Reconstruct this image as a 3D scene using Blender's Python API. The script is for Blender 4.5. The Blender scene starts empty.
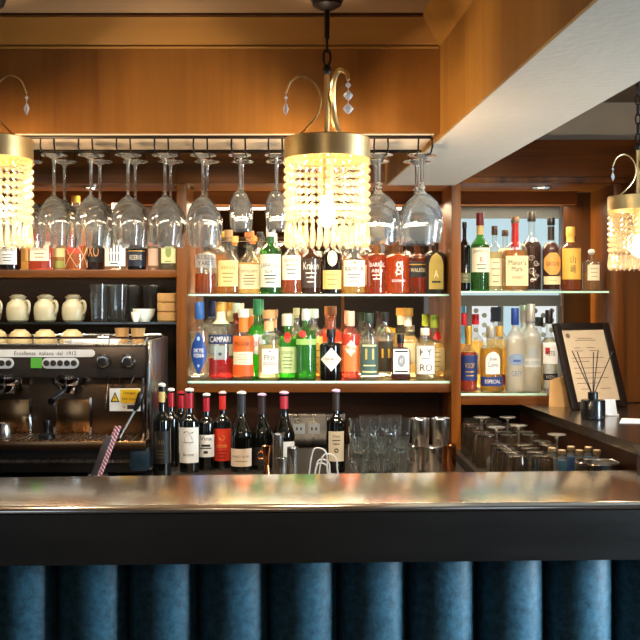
import bpy, bmesh, math, random
from mathutils import Vector, Matrix
random.seed(7)
C = bpy.context.scene.collection
PI = math.pi
CX, CY, F, ZC = 300.0, 305.0, 1000.0, 1.55      # principal point, focal length (px), eye height

def wx(px, Y): return (px - CX) * Y / F
def wz(py, Y): return ZC - (py - CY) * Y / F

# ------------------------------------------------------------------ materials
_M = {}
def lin(h):
    h = h.lstrip('#'); v = [int(h[i:i+2], 16) / 255 for i in (0, 2, 4)]
    return tuple((c / 12.92 if c <= .04045 else ((c + .055) / 1.055) ** 2.4) for c in v) + (1,)
def newmat(key):
    m = bpy.data.materials.new(key); m.use_nodes = True
    nt = m.node_tree; nt.nodes.clear()
    out = nt.nodes.new('ShaderNodeOutputMaterial')
    return m, nt, out
def N(nt, t, **kw):
    n = nt.nodes.new(t)
    for k, v in kw.items():
        if k in n.inputs.keys(): n.inputs[k].default_value = v
        else: setattr(n, k, v)
    return n
def P(hexc, rough=.5, metal=0.0, coat=0.0, spec=.5):
    key = ('P', hexc, rough, metal, coat, spec)
    if key in _M: return _M[key]
    m, nt, out = newmat('paint_%s' % hexc.strip('#'))
    b = N(nt, 'ShaderNodeBsdfPrincipled', Roughness=rough, Metallic=metal)
    b.inputs['Coat Weight'].default_value = coat
    b.inputs['Specular IOR Level'].default_value = spec
    c = lin(hexc)
    nz = N(nt, 'ShaderNodeTexNoise', Scale=30.0, Detail=2.0)
    r = N(nt, 'ShaderNodeMix'); r.data_type = 'RGBA'
    r.inputs[6].default_value = tuple(x * .9 for x in c[:3]) + (1,)
    r.inputs[7].default_value = tuple(min(1, x * 1.07) for x in c[:3]) + (1,)
    tc = N(nt, 'ShaderNodeTexCoord')
    nt.links.new(tc.outputs['Object'], nz.inputs['Vector'])
    nt.links.new(nz.outputs['Fac'], r.inputs[0]); nt.links.new(r.outputs[2], b.inputs['Base Color'])
    nt.links.new(b.outputs[0], out.inputs[0]); _M[key] = m; return m
def schlick(nt, f0=.07, gain=.95, power=4.5):
    f_ = N(nt, 'ShaderNodeLayerWeight', Blend=.5)
    pw_ = N(nt, 'ShaderNodeMath', operation='POWER'); pw_.inputs[1].default_value = power
    nt.links.new(f_.outputs['Facing'], pw_.inputs[0])
    mu = N(nt, 'ShaderNodeMath', operation='MULTIPLY_ADD', use_clamp=True); mu.inputs[1].default_value = gain; mu.inputs[2].default_value = f0
    nt.links.new(pw_.outputs[0], mu.inputs[0]); return mu
def G(hexc, haze=.03, rough=.05):
    """thin-walled glass: tinted transmission, fresnel reflection, darker rim, a trace of haze"""
    key = ('G', hexc, haze, rough)
    if key in _M: return _M[key]
    m, nt, out = newmat('glass_%s' % hexc.strip('#'))
    c = lin(hexc)
    lw = N(nt, 'ShaderNodeLayerWeight', Blend=.3)
    mc = N(nt, 'ShaderNodeMix'); mc.data_type = 'RGBA'
    mc.inputs[6].default_value = c
    mc.inputs[7].default_value = tuple(x * x * .85 for x in c[:3]) + (1,)
    nt.links.new(lw.outputs['Facing'], mc.inputs[0])
    tr = N(nt, 'ShaderNodeBsdfTransparent'); nt.links.new(mc.outputs[2], tr.inputs[0])
    gl = N(nt, 'ShaderNodeBsdfGlossy', Roughness=rough)
    gl.inputs['Color'].default_value = (1, 1, 1, 1)
    df = N(nt, 'ShaderNodeBsdfDiffuse'); df.inputs[0].default_value = tuple(min(1, .25 + x * .75) for x in c[:3]) + (1,)
    tl = N(nt, 'ShaderNodeBsdfTranslucent'); tl.inputs[0].default_value = df.inputs[0].default_value
    dd = N(nt, 'ShaderNodeMixShader', Fac=.5); nt.links.new(df.outputs[0], dd.inputs[1]); nt.links.new(tl.outputs[0], dd.inputs[2])
    m1 = N(nt, 'ShaderNodeMixShader', Fac=haze)
    nt.links.new(tr.outputs[0], m1.inputs[1]); nt.links.new(dd.outputs[0], m1.inputs[2])
    mu = schlick(nt)
    m2 = N(nt, 'ShaderNodeMixShader'); nt.links.new(mu.outputs[0], m2.inputs[0])
    nt.links.new(m1.outputs[0], m2.inputs[1]); nt.links.new(gl.outputs[0], m2.inputs[2])
    nt.links.new(m2.outputs[0], out.inputs[0]); _M[key] = m; return m
def RG(hexc='#fbfdfd', rough=0.0, ior=1.45, haze=.035):
    """solid refracting glass for shells modelled with inside and outside walls"""
    key = ('RG', hexc, rough, haze)
    if key in _M: return _M[key]
    m, nt, out = newmat('clear_crystal_%s' % hexc.strip('#'))
    b = N(nt, 'ShaderNodeBsdfGlass', Roughness=rough, IOR=ior); b.inputs['Color'].default_value = lin(hexc)
    nz = N(nt, 'ShaderNodeTexNoise', Scale=45.0, Detail=2.0); bp = N(nt, 'ShaderNodeBump', Strength=.05, Distance=.004)
    tc = N(nt, 'ShaderNodeTexCoord'); nt.links.new(tc.outputs['Object'], nz.inputs['Vector'])
    nt.links.new(nz.outputs['Fac'], bp.inputs['Height']); nt.links.new(bp.outputs[0], b.inputs['Normal'])
    df = N(nt, 'ShaderNodeBsdfDiffuse'); df.inputs[0].default_value = (.9, .92, .94, 1)
    tl = N(nt, 'ShaderNodeBsdfTranslucent'); tl.inputs[0].default_value = (.9, .92, .94, 1)
    m1 = N(nt, 'ShaderNodeMixShader', Fac=.5); nt.links.new(df.outputs[0], m1.inputs[1]); nt.links.new(tl.outputs[0], m1.inputs[2])
    m2 = N(nt, 'ShaderNodeMixShader', Fac=haze); nt.links.new(b.outputs[0], m2.inputs[1]); nt.links.new(m1.outputs[0], m2.inputs[2])
    nt.links.new(m2.outputs[0], out.inputs[0]); _M[key] = m; return m
def L(hexc, body=.35):
    """liquid seen through glass: tinted transmission plus soft scatter"""
    key = ('L', hexc, body)
    if key in _M: return _M[key]
    m, nt, out = newmat('liquid_%s' % hexc.strip('#'))
    c = lin(hexc)
    lift = tuple(x ** .5 for x in c[:3]) + (1,)
    t1 = N(nt, 'ShaderNodeBsdfTransparent'); t1.inputs[0].default_value = lift
    t2 = N(nt, 'ShaderNodeBsdfRefraction', Roughness=.03, IOR=1.33); t2.inputs[0].default_value = lift
    tr = N(nt, 'ShaderNodeMixShader', Fac=.6); nt.links.new(t1.outputs[0], tr.inputs[1]); nt.links.new(t2.outputs[0], tr.inputs[2])
    df = N(nt, 'ShaderNodeBsdfDiffuse'); df.inputs[0].default_value = c
    tl = N(nt, 'ShaderNodeBsdfTranslucent'); tl.inputs[0].default_value = c
    a = N(nt, 'ShaderNodeMixShader', Fac=.6); nt.links.new(df.outputs[0], a.inputs[1]); nt.links.new(tl.outputs[0], a.inputs[2])
    b = N(nt, 'ShaderNodeMixShader', Fac=body); nt.links.new(tr.outputs[0], b.inputs[1]); nt.links.new(a.outputs[0], b.inputs[2])
    nt.links.new(b.outputs[0], out.inputs[0]); _M[key] = m; return m
def E(hexc, strength):
    key = ('E', hexc, strength)
    if key in _M: return _M[key]
    m, nt, out = newmat('glow_%s' % hexc.strip('#'))
    e = N(nt, 'ShaderNodeEmission', Strength=strength); e.inputs[0].default_value = lin(hexc)
    nt.links.new(e.outputs[0], out.inputs[0]); _M[key] = m; return m
def wood(key, dark, light, axis='Z', scale=1.0, rough=.42, coat=.02):
    if key in _M: return _M[key]
    m, nt, out = newmat(key)
    tc = N(nt, 'ShaderNodeTexCoord'); mp = N(nt, 'ShaderNodeMapping')
    s = {'X': (1.2, 22, 22), 'Y': (22, 1.2, 22), 'Z': (22, 22, 1.2)}[axis]
    mp.inputs['Scale'].default_value = tuple(v * scale for v in s)
    nt.links.new(tc.outputs['Object'], mp.inputs[0])
    n1 = N(nt, 'ShaderNodeTexNoise', Scale=1.0, Detail=5.0, Roughness=.6, Distortion=.6)
    nt.links.new(mp.outputs[0], n1.inputs['Vector'])
    n2 = N(nt, 'ShaderNodeTexNoise', Scale=.22, Detail=2.0)
    nt.links.new(mp.outputs[0], n2.inputs['Vector'])
    ad = N(nt, 'ShaderNodeMath', operation='MULTIPLY_ADD'); ad.inputs[1].default_value = .65
    nt.links.new(n2.outputs['Fac'], ad.inputs[0])
    m3 = N(nt, 'ShaderNodeMath', operation='MULTIPLY'); m3.inputs[1].default_value = .45
    nt.links.new(n1.outputs['Fac'], m3.inputs[0]); nt.links.new(m3.outputs[0], ad.inputs[2])
    cr = N(nt, 'ShaderNodeValToRGB')
    cr.color_ramp.elements[0].position = .38; cr.color_ramp.elements[0].color = lin(dark)
    cr.color_ramp.elements[1].position = .70; cr.color_ramp.elements[1].color = lin(light)
    nt.links.new(ad.outputs[0], cr.inputs[0])
    b = N(nt, 'ShaderNodeBsdfPrincipled', Roughness=rough); b.inputs['Coat Weight'].default_value = coat
    b.inputs['Coat Roughness'].default_value = .25; b.inputs['Specular IOR Level'].default_value = .25
    nt.links.new(cr.outputs[0], b.inputs['Base Color'])
    bp = N(nt, 'ShaderNodeBump', Strength=.06, Distance=.01); nt.links.new(n1.outputs['Fac'], bp.inputs['Height'])
    nt.links.new(bp.outputs[0], b.inputs['Normal'])
    nt.links.new(b.outputs[0], out.inputs[0]); _M[key] = m; return m
def plaster(key, hexc, rough=.8):
    if key in _M: return _M[key]
    m, nt, out = newmat(key); c = lin(hexc)
    tc = N(nt, 'ShaderNodeTexCoord')
    n1 = N(nt, 'ShaderNodeTexNoise', Scale=3.0, Detail=5.0, Roughness=.65)
    nt.links.new(tc.outputs['Object'], n1.inputs['Vector'])
    cr = N(nt, 'ShaderNodeValToRGB')
    cr.color_ramp.elements[0].position = .3; cr.color_ramp.elements[0].color = tuple(x * .88 for x in c[:3]) + (1,)
    cr.color_ramp.elements[1].position = .7; cr.color_ramp.elements[1].color = c
    nt.links.new(n1.outputs['Fac'], cr.inputs[0])
    b = N(nt, 'ShaderNodeBsdfPrincipled', Roughness=rough); nt.links.new(cr.outputs[0], b.inputs['Base Color'])
    n2 = N(nt, 'ShaderNodeTexNoise', Scale=60.0, Detail=3.0); nt.links.new(tc.outputs['Object'], n2.inputs['Vector'])
    bp = N(nt, 'ShaderNodeBump', Strength=.08, Distance=.01); nt.links.new(n2.outputs['Fac'], bp.inputs['Height'])
    nt.links.new(bp.outputs[0], b.inputs['Normal'])
    nt.links.new(b.outputs[0], out.inputs[0]); _M[key] = m; return m
def metal(key, hexc, rough=.3, streak=0.0, axis=(2, 60, 2), aniso=0):
    if key in _M: return _M[key]
    m, nt, out = newmat(key); c = lin(hexc)
    b = N(nt, 'ShaderNodeBsdfPrincipled', Metallic=1.0, Roughness=rough)
    tc = N(nt, 'ShaderNodeTexCoord'); mp = N(nt, 'ShaderNodeMapping'); mp.inputs['Scale'].default_value = axis
    nt.links.new(tc.outputs['Object'], mp.inputs[0])
    nz = N(nt, 'ShaderNodeTexNoise', Scale=1.0, Detail=4.0, Roughness=.6); nt.links.new(mp.outputs[0], nz.inputs['Vector'])
    r = N(nt, 'ShaderNodeMapRange'); r.inputs['To Min'].default_value = rough - streak; r.inputs['To Max'].default_value = rough + streak
    nt.links.new(nz.outputs['Fac'], r.inputs['Value']); nt.links.new(r.outputs[0], b.inputs['Roughness'])
    cr = N(nt, 'ShaderNodeValToRGB')
    cr.color_ramp.elements[0].position = .3; cr.color_ramp.elements[0].color = tuple(x * (1 - streak * 1.5) for x in c[:3]) + (1,)
    cr.color_ramp.elements[1].position = .7; cr.color_ramp.elements[1].color = c
    nt.links.new(nz.outputs['Fac'], cr.inputs[0]); nt.links.new(cr.outputs[0], b.inputs['Base Color'])
    if aniso:
        b.inputs['Anisotropic'].default_value = aniso
        cx = N(nt, 'ShaderNodeCombineXYZ'); cx.inputs[0].default_value = ANX[0]; cx.inputs[1].default_value = ANX[1]; nt.links.new(cx.outputs[0], b.inputs['Tangent'])
    nt.links.new(b.outputs[0], out.inputs[0]); _M[key] = m; return m
ANX = (1, 0)

# ------------------------------------------------------------------ mesh builder
class MB:
    def __init__(s): s.v = []; s.f = []
    def add(s, vs, fs, M=None):
        o = len(s.v)
        s.v += [tuple((M @ Vector(v)) if M else v) for v in vs]
        s.f += [tuple(i + o for i in f) for f in fs]; return s
    def box(s, x0, x1, y0, y1, z0, z1, M=None, bev=0.0):
        if bev <= 0:
            vs = [(x, y, z) for z in (z0, z1) for y in (y0, y1) for x in (x0, x1)]
            return s.add(vs, [(0, 2, 3, 1), (4, 5, 7, 6), (0, 1, 5, 4), (2, 6, 7, 3), (0, 4, 6, 2), (1, 3, 7, 5)], M)
        bm = bmesh.new(); bmesh.ops.create_cube(bm, size=1.0)
        for v in bm.verts:
            v.co = Vector(((x0 + x1) / 2 + v.co.x * (x1 - x0), (y0 + y1) / 2 + v.co.y * (y1 - y0), (z0 + z1) / 2 + v.co.z * (z1 - z0)))
        bmesh.ops.bevel(bm, geom=bm.edges[:], offset=bev, segments=2, profile=.6, affect='EDGES')
        bm.verts.index_update()
        vs = [v.co.copy() for v in bm.verts]; fs = [tuple(v.index for v in f.verts) for f in bm.faces]; bm.free()
        return s.add(vs, fs, M)
    def lathe(s, prof, n=28, M=None, b=1.0, e=2.0):
        """prof: (r, z) list; b depth ratio; e superellipse exponent (either may be a function of z)"""
        vs, fs, rows = [], [], []
        for r, z in prof:
            if r < 1e-6: rows.append([len(vs)]); vs.append((0, 0, z)); continue
            row = []
            bb = b(z) if callable(b) else b; ee = e(z) if callable(e) else e
            for k in range(n):
                t = 2 * PI * k / n; ct, st = math.cos(t), math.sin(t)
                row.append(len(vs))
                vs.append((r * math.copysign(abs(ct) ** (2 / ee), ct), r * bb * math.copysign(abs(st) ** (2 / ee), st), z))
            rows.append(row)
        for A, B in zip(rows, rows[1:]):
            for k in range(n):
                k2 = (k + 1) % n
                if len(A) == 1 and len(B) == 1: continue
                if len(A) == 1: fs.append((A[0], B[k2], B[k]))
                elif len(B) == 1: fs.append((A[k], A[k2], B[0]))
                else: fs.append((A[k], A[k2], B[k2], B[k]))
        return s.add(vs, fs, M)
    def tube(s, pts, r, n=8, M=None, closed=False):
        pts = [Vector(p) for p in pts]; m = len(pts)
        rr = r if isinstance(r, (list, tuple)) else [r] * m
        T = []
        for i in range(m):
            a = pts[(i - 1) % m] if (closed or i > 0) else pts[i]
            b = pts[(i + 1) % m] if (closed or i < m - 1) else pts[i]
            T.append((b - a).normalized())
        up = Vector((0, 0, 1)) if abs(T[0].z) < .9 else Vector((1, 0, 0))
        U = (up - T[0] * up.dot(T[0])).normalized()
        vs, fs = [], []
        for i in range(m):
            U = (U - T[i] * U.dot(T[i])).normalized(); W = T[i].cross(U)
            for k in range(n):
                t = 2 * PI * k / n
                vs.append(pts[i] + (U * math.cos(t) + W * math.sin(t)) * rr[i])
        for i in range(m if closed else m - 1):
            j = (i + 1) % m
            for k in range(n):
                k2 = (k + 1) % n
                fs.append((i * n + k, i * n + k2, j * n + k2, j * n + k))
        if not closed:
            fs.append(tuple(range(n - 1, -1, -1))); fs.append(tuple((m - 1) * n + k for k in range(n)))
        return s.add(vs, fs, M)
    def rib(s, n, amp, z0=-9, z1=9, rmin=.01):
        """flute the outer skin: n ribs of relative depth amp"""
        o = []
        for x, y, z in s.v:
            r = math.hypot(x, y)
            if r > rmin and z0 < z < z1: k = 1 + amp * math.cos(n * math.atan2(y, x)); x, y = x * k, y * k
            o.append((x, y, z))
        s.v = o; return s
    def ball(s, c, r, n=12, sz=1.0, M=None):
        h = max(4, n // 2)
        prof = [(r * math.sin(PI * i / h), c[2] + r * sz * -math.cos(PI * i / h)) for i in range(h + 1)]
        prof[0] = (0, prof[0][1]); prof[-1] = (0, prof[-1][1])
        T = Matrix.Translation((c[0], c[1], 0))
        return s.lathe(prof, n, (M @ T) if M else T)
    def prism(s, poly, y0, y1, M=None):
        """polygon in XZ, extruded along Y"""
        n = len(poly)
        vs = [(x, y0, z) for x, z in poly] + [(x, y1, z) for x, z in poly]
        fs = [tuple(range(n)), tuple(range(2 * n - 1, n - 1, -1))] + [(i, i + n, (i + 1) % n + n, (i + 1) % n) for i in range(n)]
        return s.add(vs, fs, M)
    def slab(s, poly, z0, z1, M=None):
        """polygon in XY, extruded along Z"""
        n = len(poly)
        vs = [(x, y, z0) for x, y in poly] + [(x, y, z1) for x, y in poly]
        fs = [tuple(range(n - 1, -1, -1)), tuple(range(n, 2 * n))] + [(i, (i + 1) % n, (i + 1) % n + n, i + n) for i in range(n)]
        return s.add(vs, fs, M)
    def build(s, name, m, parent=None, loc=None, smooth=35, fixn=True):
        me = bpy.data.meshes.new(name); me.from_pydata([tuple(v) for v in s.v], [], s.f)
        if fixn:
            bm = bmesh.new(); bm.from_mesh(me); bmesh.ops.recalc_face_normals(bm, faces=bm.faces[:]); bm.to_mesh(me); bm.free()
        if smooth:
            for p in me.polygons: p.use_smooth = True
            me.set_sharp_from_angle(angle=math.radians(smooth))
        me.materials.append(m)
        o = bpy.data.objects.new(name, me); C.objects.link(o)
        if parent: o.parent = parent
        if loc: o.location = loc
        return o
def tag(o, label, cat, group=None):
    o['label'] = label; o['category'] = cat
    if group: o['group'] = group
    return o
def thing(name, label, cat, loc=(0, 0, 0), rz=0, group=None):
    o = bpy.data.objects.new(name, None); C.objects.link(o)
    o.location = loc; o.rotation_euler = (0, 0, rz); o.empty_display_size = .05
    return tag(o, label, cat, group)
def struct(o): o['kind'] = 'structure'; return o
def dup(root, loc, label, rz=0):
    r = root.copy(); C.objects.link(r); r.location = loc; r.rotation_euler = (0, 0, rz); r['label'] = label
    for ch in list(root.children):
        c = ch.copy(); C.objects.link(c); c.parent = r
        for g in list(ch.children):
            d = g.copy(); C.objects.link(d); d.parent = c
    return r
def Tr(x, y, z): return Matrix.Translation((x, y, z))
def Rz(a): return Matrix.Rotation(a, 4, 'Z')
def Rx(a): return Matrix.Rotation(a, 4, 'X')
def Ry(a): return Matrix.Rotation(a, 4, 'Y')

_T = {}
REC = []
def glyphs(sx):
    """flat mesh of a string, normalised to width 1 per unit, centred: (verts, faces, w, h)"""
    if sx in _T: return _T[sx]
    cu = bpy.data.curves.new('lettering', 'FONT'); cu.body = sx; cu.resolution_u = 3
    ob = bpy.data.objects.new('lettering', cu); C.objects.link(ob); bpy.context.view_layer.update()
    me = bpy.data.meshes.new_from_object(ob.evaluated_get(bpy.context.evaluated_depsgraph_get()))
    bpy.data.objects.remove(ob); bpy.data.curves.remove(cu)
    vs = [v.co.copy() for v in me.vertices]; fs = [tuple(p.vertices) for p in me.polygons]
    bpy.data.meshes.remove(me)
    if not vs: return ([], [], 1, 1)
    x0, x1 = min(v.x for v in vs), max(v.x for v in vs); y0, y1 = min(v.y for v in vs), max(v.y for v in vs)
    vs = [(v.x - (x0 + x1) / 2, v.y - (y0 + y1) / 2) for v in vs]
    _T[sx] = (vs, fs, x1 - x0, y1 - y0); return _T[sx]
def put_text(mb, sx, u, v, w, h, fn, stretch=True):
    vs, fs, tw, th = glyphs(sx)
    if not vs: return
    if stretch: a, b = w / tw, h / th
    else: a = b = min(w / tw, h / th)
    mb.add([fn(u + x * a, v + y * b) for x, y in vs], fs)

# ------------------------------------------------------------------ bottles
KIND = {  # body top, shoulder end, neck/body radius, exponent, depth ratio
    'round': (.56, .72, .34, 2, 1), 'tall': (.63, .77, .33, 2, 1), 'wine': (.60, .71, .37, 2, 1), 'burg': (.42, .74, .36, 2, 1),
    'squat': (.58, .72, .34, 2, 1), 'square': (.60, .72, .32, 6, .85), 'flat': (.56, .76, .26, 3.2, .45), 'cask': (.46, .72, .3, 2.6, .8),
    'straight': (.66, .78, .36, 2, 1), 'apoth': (.66, .74, .34, 2, 1), 'shouldered': (.55, .66, .42, 2, 1),
}
def bottle(label, px, Y, zb, w, top, kind, glass, liq=None, level=.6, labels=(), cap=None, foil=None, group=None, name='spirit_bottle', rz=0, nb=None):
    for _ in range(60):
        R = w / 2 * Y / F
        if all((wx(px, Y) - q[0]) ** 2 + (Y - q[1]) ** 2 > (R + q[2] + .0006) ** 2 for q in REC if abs(q[3] - zb) < .05): break
        Y += .004
    H = wz(top, Y) - zb
    hb, hs, rn, e0, b0 = KIND[kind]
    if nb: hb, hs = nb
    hb, hs, rn = hb * H, hs * H, rn * R
    t = thing(name, label, 'bottle', (wx(px, Y), Y, zb), rz, group)
    REC.append((wx(px, Y), Y, R, zb, px, label))
    def blend(z): return min(1, max(0, (z - hb) / max(hs - hb, 1e-5)))
    ee = lambda z: e0 + (2 - e0) * blend(z); bb = lambda z: b0 + (1 - b0) * blend(z)
    prof = [(0, .004), (R * .6, .003), (R * .9, 0), (R * .985, .004), (R, .012), (R, hb * .5), (R, hb)]
    for i in range(1, 9):
        q = i / 8; c = (1 + math.cos(PI * q)) / 2
        if kind in ('apoth', 'squat', 'square', 'shouldered'): c = math.sqrt(max(0, 1 - q ** 2.6))
        prof.append((rn + (R - rn) * c, hb + (hs - hb) * q))
    ch = (cap[1] if cap else .02) * H
    prof += [(rn, H - ch * .9), (rn * 1.12, H - ch * .85), (rn * 1.12, H - ch * .55), (rn * .8, H - ch * .5)]
    def rad(z):
        for (r0, z0), (r1, z1) in zip(prof, prof[1:]):
            if z0 <= z <= z1 and z1 > z0: return r0 + (r1 - r0) * (z - z0) / (z1 - z0)
        return R if z < hb else rn
    g = MB().lathe(prof, 28, b=bb, e=ee).build('glass_body', glass, t)
    if liq:
        zl = level * H
        lp = [(0, .006)] + [(max(0, rad(z) - .0035), z) for z in [.0065, .012] + [zl * i / 12 for i in range(2, 13) if zl * i / 12 > .014]] + [(0, zl)]
        MB().lathe(lp, 24, b=bb, e=ee).build('liquid', liq, t)
    def surf(eps):
        def fn(u, v):
            a = rad(v) + eps; n = ee(v); q = min(1, abs(u / a))
            return (u, -(a * bb(v)) * (max(0, 1 - q ** n)) ** (1 / n) - (eps if n > 3 else 0), v)
        return fn
    for lb in labels:
        v0, v1, wf, m = lb['z'][0] * H, lb['z'][1] * H, lb.get('w', .86), lb['m']
        shp = lb.get('s', 'rect'); fn = surf(.0012); fo = surf(.0017)
        mb = MB(); nu, nv = 14, 10; vs = []; uc = lb.get('u', 0) * R
        for j in range(nv + 1):
            q = j / nv; v = v0 + (v1 - v0) * q
            k = {'rect': 1.0, 'diamond': max(.02, 1 - abs(2 * q - 1)), 'oval': max(.05, math.sqrt(max(0, 1 - (2 * q - 1) ** 2))),
                 'lens': max(.04, 1 - abs(2 * q - 1) ** 1.7), 'arch': 1.0 if q < .6 else max(.05, math.sqrt(max(0, 1 - ((q - .6) / .4) ** 2))),
                 'hex': min(1, .45 + 2.2 * min(q, 1 - q))}[shp]
            hw = min(wf * R * k, .985 * rad(v))
            if 'ww' in lb: hw = lb['ww'] / 2 * Y / F * k
            for i in range(nu + 1): vs.append(fn(uc + hw * (2 * i / nu - 1), v))
        fs = [(j * (nu + 1) + i, j * (nu + 1) + i + 1, (j + 1) * (nu + 1) + i + 1, (j + 1) * (nu + 1) + i) for j in range(nv) for i in range(nu)]
        lo = mb.add(vs, fs).build(lb.get('n', 'label'), m, t, fixn=False)
        byc = {}
        for tx in lb.get('t', ()):     # (string, vcentre, height, width fraction, material)
            byc.setdefault(tx[4], []).append(tx)
        for mt, L_ in byc.items():
            mb = MB()
            for (sx, vc, th, tw, _) in L_:
                v = v0 + (v1 - v0) * vc; W = tw * 2 * wf * R; hh = th * (v1 - v0)
                if sx.startswith('='):
                    W *= .5
                    pts = [fo(uc + W * (2 * i / 8 - 1), v + d * hh / 2) for d in (-1, 1) for i in range(9)]
                    mb.add(pts, [(i, i + 1, i + 10, i + 9) for i in range(8)])
                elif sx.startswith('o'):
                    c0 = fo(uc, v); pts = [fo(uc + W / 2 * math.cos(a), v + hh / 2 * math.sin(a)) for a in [2 * PI * i / 16 for i in range(16)]]
                    mb.add(pts, [tuple(range(16))])
                else: put_text(mb, sx.lstrip('\\'), uc, v, W, hh, fo)
            mb.build('lettering' if any(not x[0].startswith(('=', 'o')) for x in L_) else 'print', mt, lo, smooth=0, fixn=False)
    if foil:                                # (material, z0, z1) sleeve on the neck
        z0, z1 = foil[1] * H, foil[2] * H
        MB().lathe([(rad(z0) + .0008, z0)] + [(rad(z0 + (z1 - z0) * i / 6) + .001, z0 + (z1 - z0) * i / 6) for i in range(1, 7)], 20).build('neck_sleeve', foil[0], t)
    if cap:                                 # (material, height fraction, radius factor, style)
        m, hf, rf, st = cap; rc = rn * (1.16 + (rf - 1.2) * .55); z0 = H - ch
        if st == 'dome': pr = [(0, z0), (rc, z0), (rc * 1.05, z0 + ch * .45), (rc * .8, z0 + ch * .8), (rc * .4, H), (0, H)]
        elif st == 'cork': pr = [(0, z0), (rc * .8, z0), (rc * .8, z0 + ch * .3), (rc * 1.1, z0 + ch * .32), (rc * 1.1, H - .002), (rc, H), (0, H)]
        elif st == 'ball': pr = [(0, z0)] + [(rc * math.sin(PI * i / 8), z0 + ch * (1 - math.cos(PI * i / 8)) / 2) for i in range(1, 8)] + [(0, H)]
        else: pr = [(0, z0), (rc, z0), (rc * 1.02, z0 + .001), (rc, H - .002), (rc * .93, H), (0, H)]
        MB().lathe(pr, 20).build('stopper' if st in ('cork', 'ball', 'dome') else 'cap', m, t)
    return t
# ------------------------------------------------------------------ palette
W_RED = wood('wood_mahogany', '#240f05', '#74400f', 'X')
W_REDV = wood('wood_mahogany_upright', '#2a1206', '#7e4712', 'Z')
W_DARK = wood('wood_dark', '#190a04', '#43210a', 'X')
W_PANEL = wood('wood_wall_panel', '#2a1406', '#6e4014', 'Z', .7)
W_FASC = wood('wood_veneer', '#55300f', '#94622a', 'Z', .45, rough=.5)
W_UND = wood('wood_veneer_under', '#d0b596', '#e6d2b8', 'X', .45, rough=.55)
STEEL = metal('brushed_steel', '#c4c2be', .28, .06, (40, 3, 3))
CHROME = metal('chrome', '#dadada', .08, .02)
ZINC = metal('bar_zinc', '#f0ebe3', .15, .012, (9, .8, 8))
IRON = P('#1c1512', .45, .6)
BRASS = metal('aged_brass', '#e6cb92', .34, .05, (4, 4, 60))
COPPER = metal('copper', '#c98252', .2, .04)
BLACK = P('#0d0d0e', .35); BLACKM = P('#141414', .6)
WHITE = P('#f2efe6', .55); CREAM = P('#efe0bd', .6); INK = P('#1b1a1c', .6); NAVY = P('#14295c', .5)
RED = P('#b5121b', .45); GOLD = P('#c79a3a', .35, .5); KRAFT = P('#b08a58', .75)
CLEAR = G('#f4f6f4', .03); CLEARB = G('#e9f1f2', .07); SHELFG = G('#d6ece0', .03)

# ------------------------------------------------------------------ room shell
def sbox(name, m, *b, bev=0.0): return struct(MB().box(*b, bev=bev).build(name, m))
sbox('floor', wood('floor_boards', '#120b07', '#2c1c12', 'Y', .5), -3.2, 2.6, -3.2, 4.6, -.05, 0)
ceil_dark = plaster('ceiling_paint', '#b9a78c')
sbox('ceiling', plaster('ceiling_upper_paint', '#6b625a'), -3.2, 2.6, -3.2, 4.6, 2.36, 2.42)
BX0 = lambda Y: .322 + (2.3 - Y) * .0493            # left edge of the beam
BX1 = lambda Y: .556 + (2.3 - Y) * .0566
struct(MB().slab([(-3.2, -3.2), (BX0(-3.2), -3.2), (BX0(2.25), 2.25), (-3.2, 2.25)], 2.203, 2.36).build('ceiling_lowered', wood('wood_ceiling', '#6b5238', '#9a8064', 'X', .4, rough=.55)))
sbox('wall_back', plaster('wall_plaster', '#c9c3ba'), -3.2, 2.6, 4.42, 4.5, 0, 2.36)
sbox('wall_left', W_DARK, -3.25, -3.2, -3.2, 4.5, 0, 2.36)
sbox('wall_right', plaster('wall_right_paint', '#b4aba0'), 2.5, 2.56, -3.2, 2.95, 0, 2.36)
sbox('wall_right_service', W_PANEL, 1.52, 1.58, 2.95, 4.42, 0, 2.36)
sbox('wall_front', plaster('wall_front_paint', '#6d5a48'), -3.2, 2.6, -3.25, -3.2, 0, 2.36)
# plaster band above the cabinets on the right (boxed-in wall)
sbox('wall_bulkhead', plaster('bulkhead_plaster', '#d2cfc9'), .3, 1.52, 4.0, 4.42, 2.203, 2.36)
# the street windows behind the camera and on the right
for i, (xa, xb) in enumerate(((-2.6, -1.3), (1.55, 2.35))):
    w = struct(MB().box(xa, xb, -3.2, -3.17, .85, 2.05).build('window_%d' % (i + 3), E('#cfe0f2', 1.0)))
    f = MB()
    for x in (xa, (xa + xb) / 2, xb): f.box(x - .03, x + .03, -3.19, -3.13, .8, 2.1)
    for z in (.82, 1.6, 2.08): f.box(xa, xb, -3.19, -3.13, z - .03, z + .03)
    f.build('window_frame', W_DARK, w)
w = struct(MB().box(2.47, 2.5, 1.45, 2.35, .55, 2.0).build('window_2', E('#c4dcf5', 6.0)))
f = MB()
for y in (1.45, 1.9, 2.35): f.box(2.44, 2.5, y - .03, y + .03, .52, 2.03)
for z in (.55, 2.0): f.box(2.44, 2.5,   1.42, 2.38, z - .03, z + .03)
f.build('window_frame', W_DARK, w)

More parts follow.
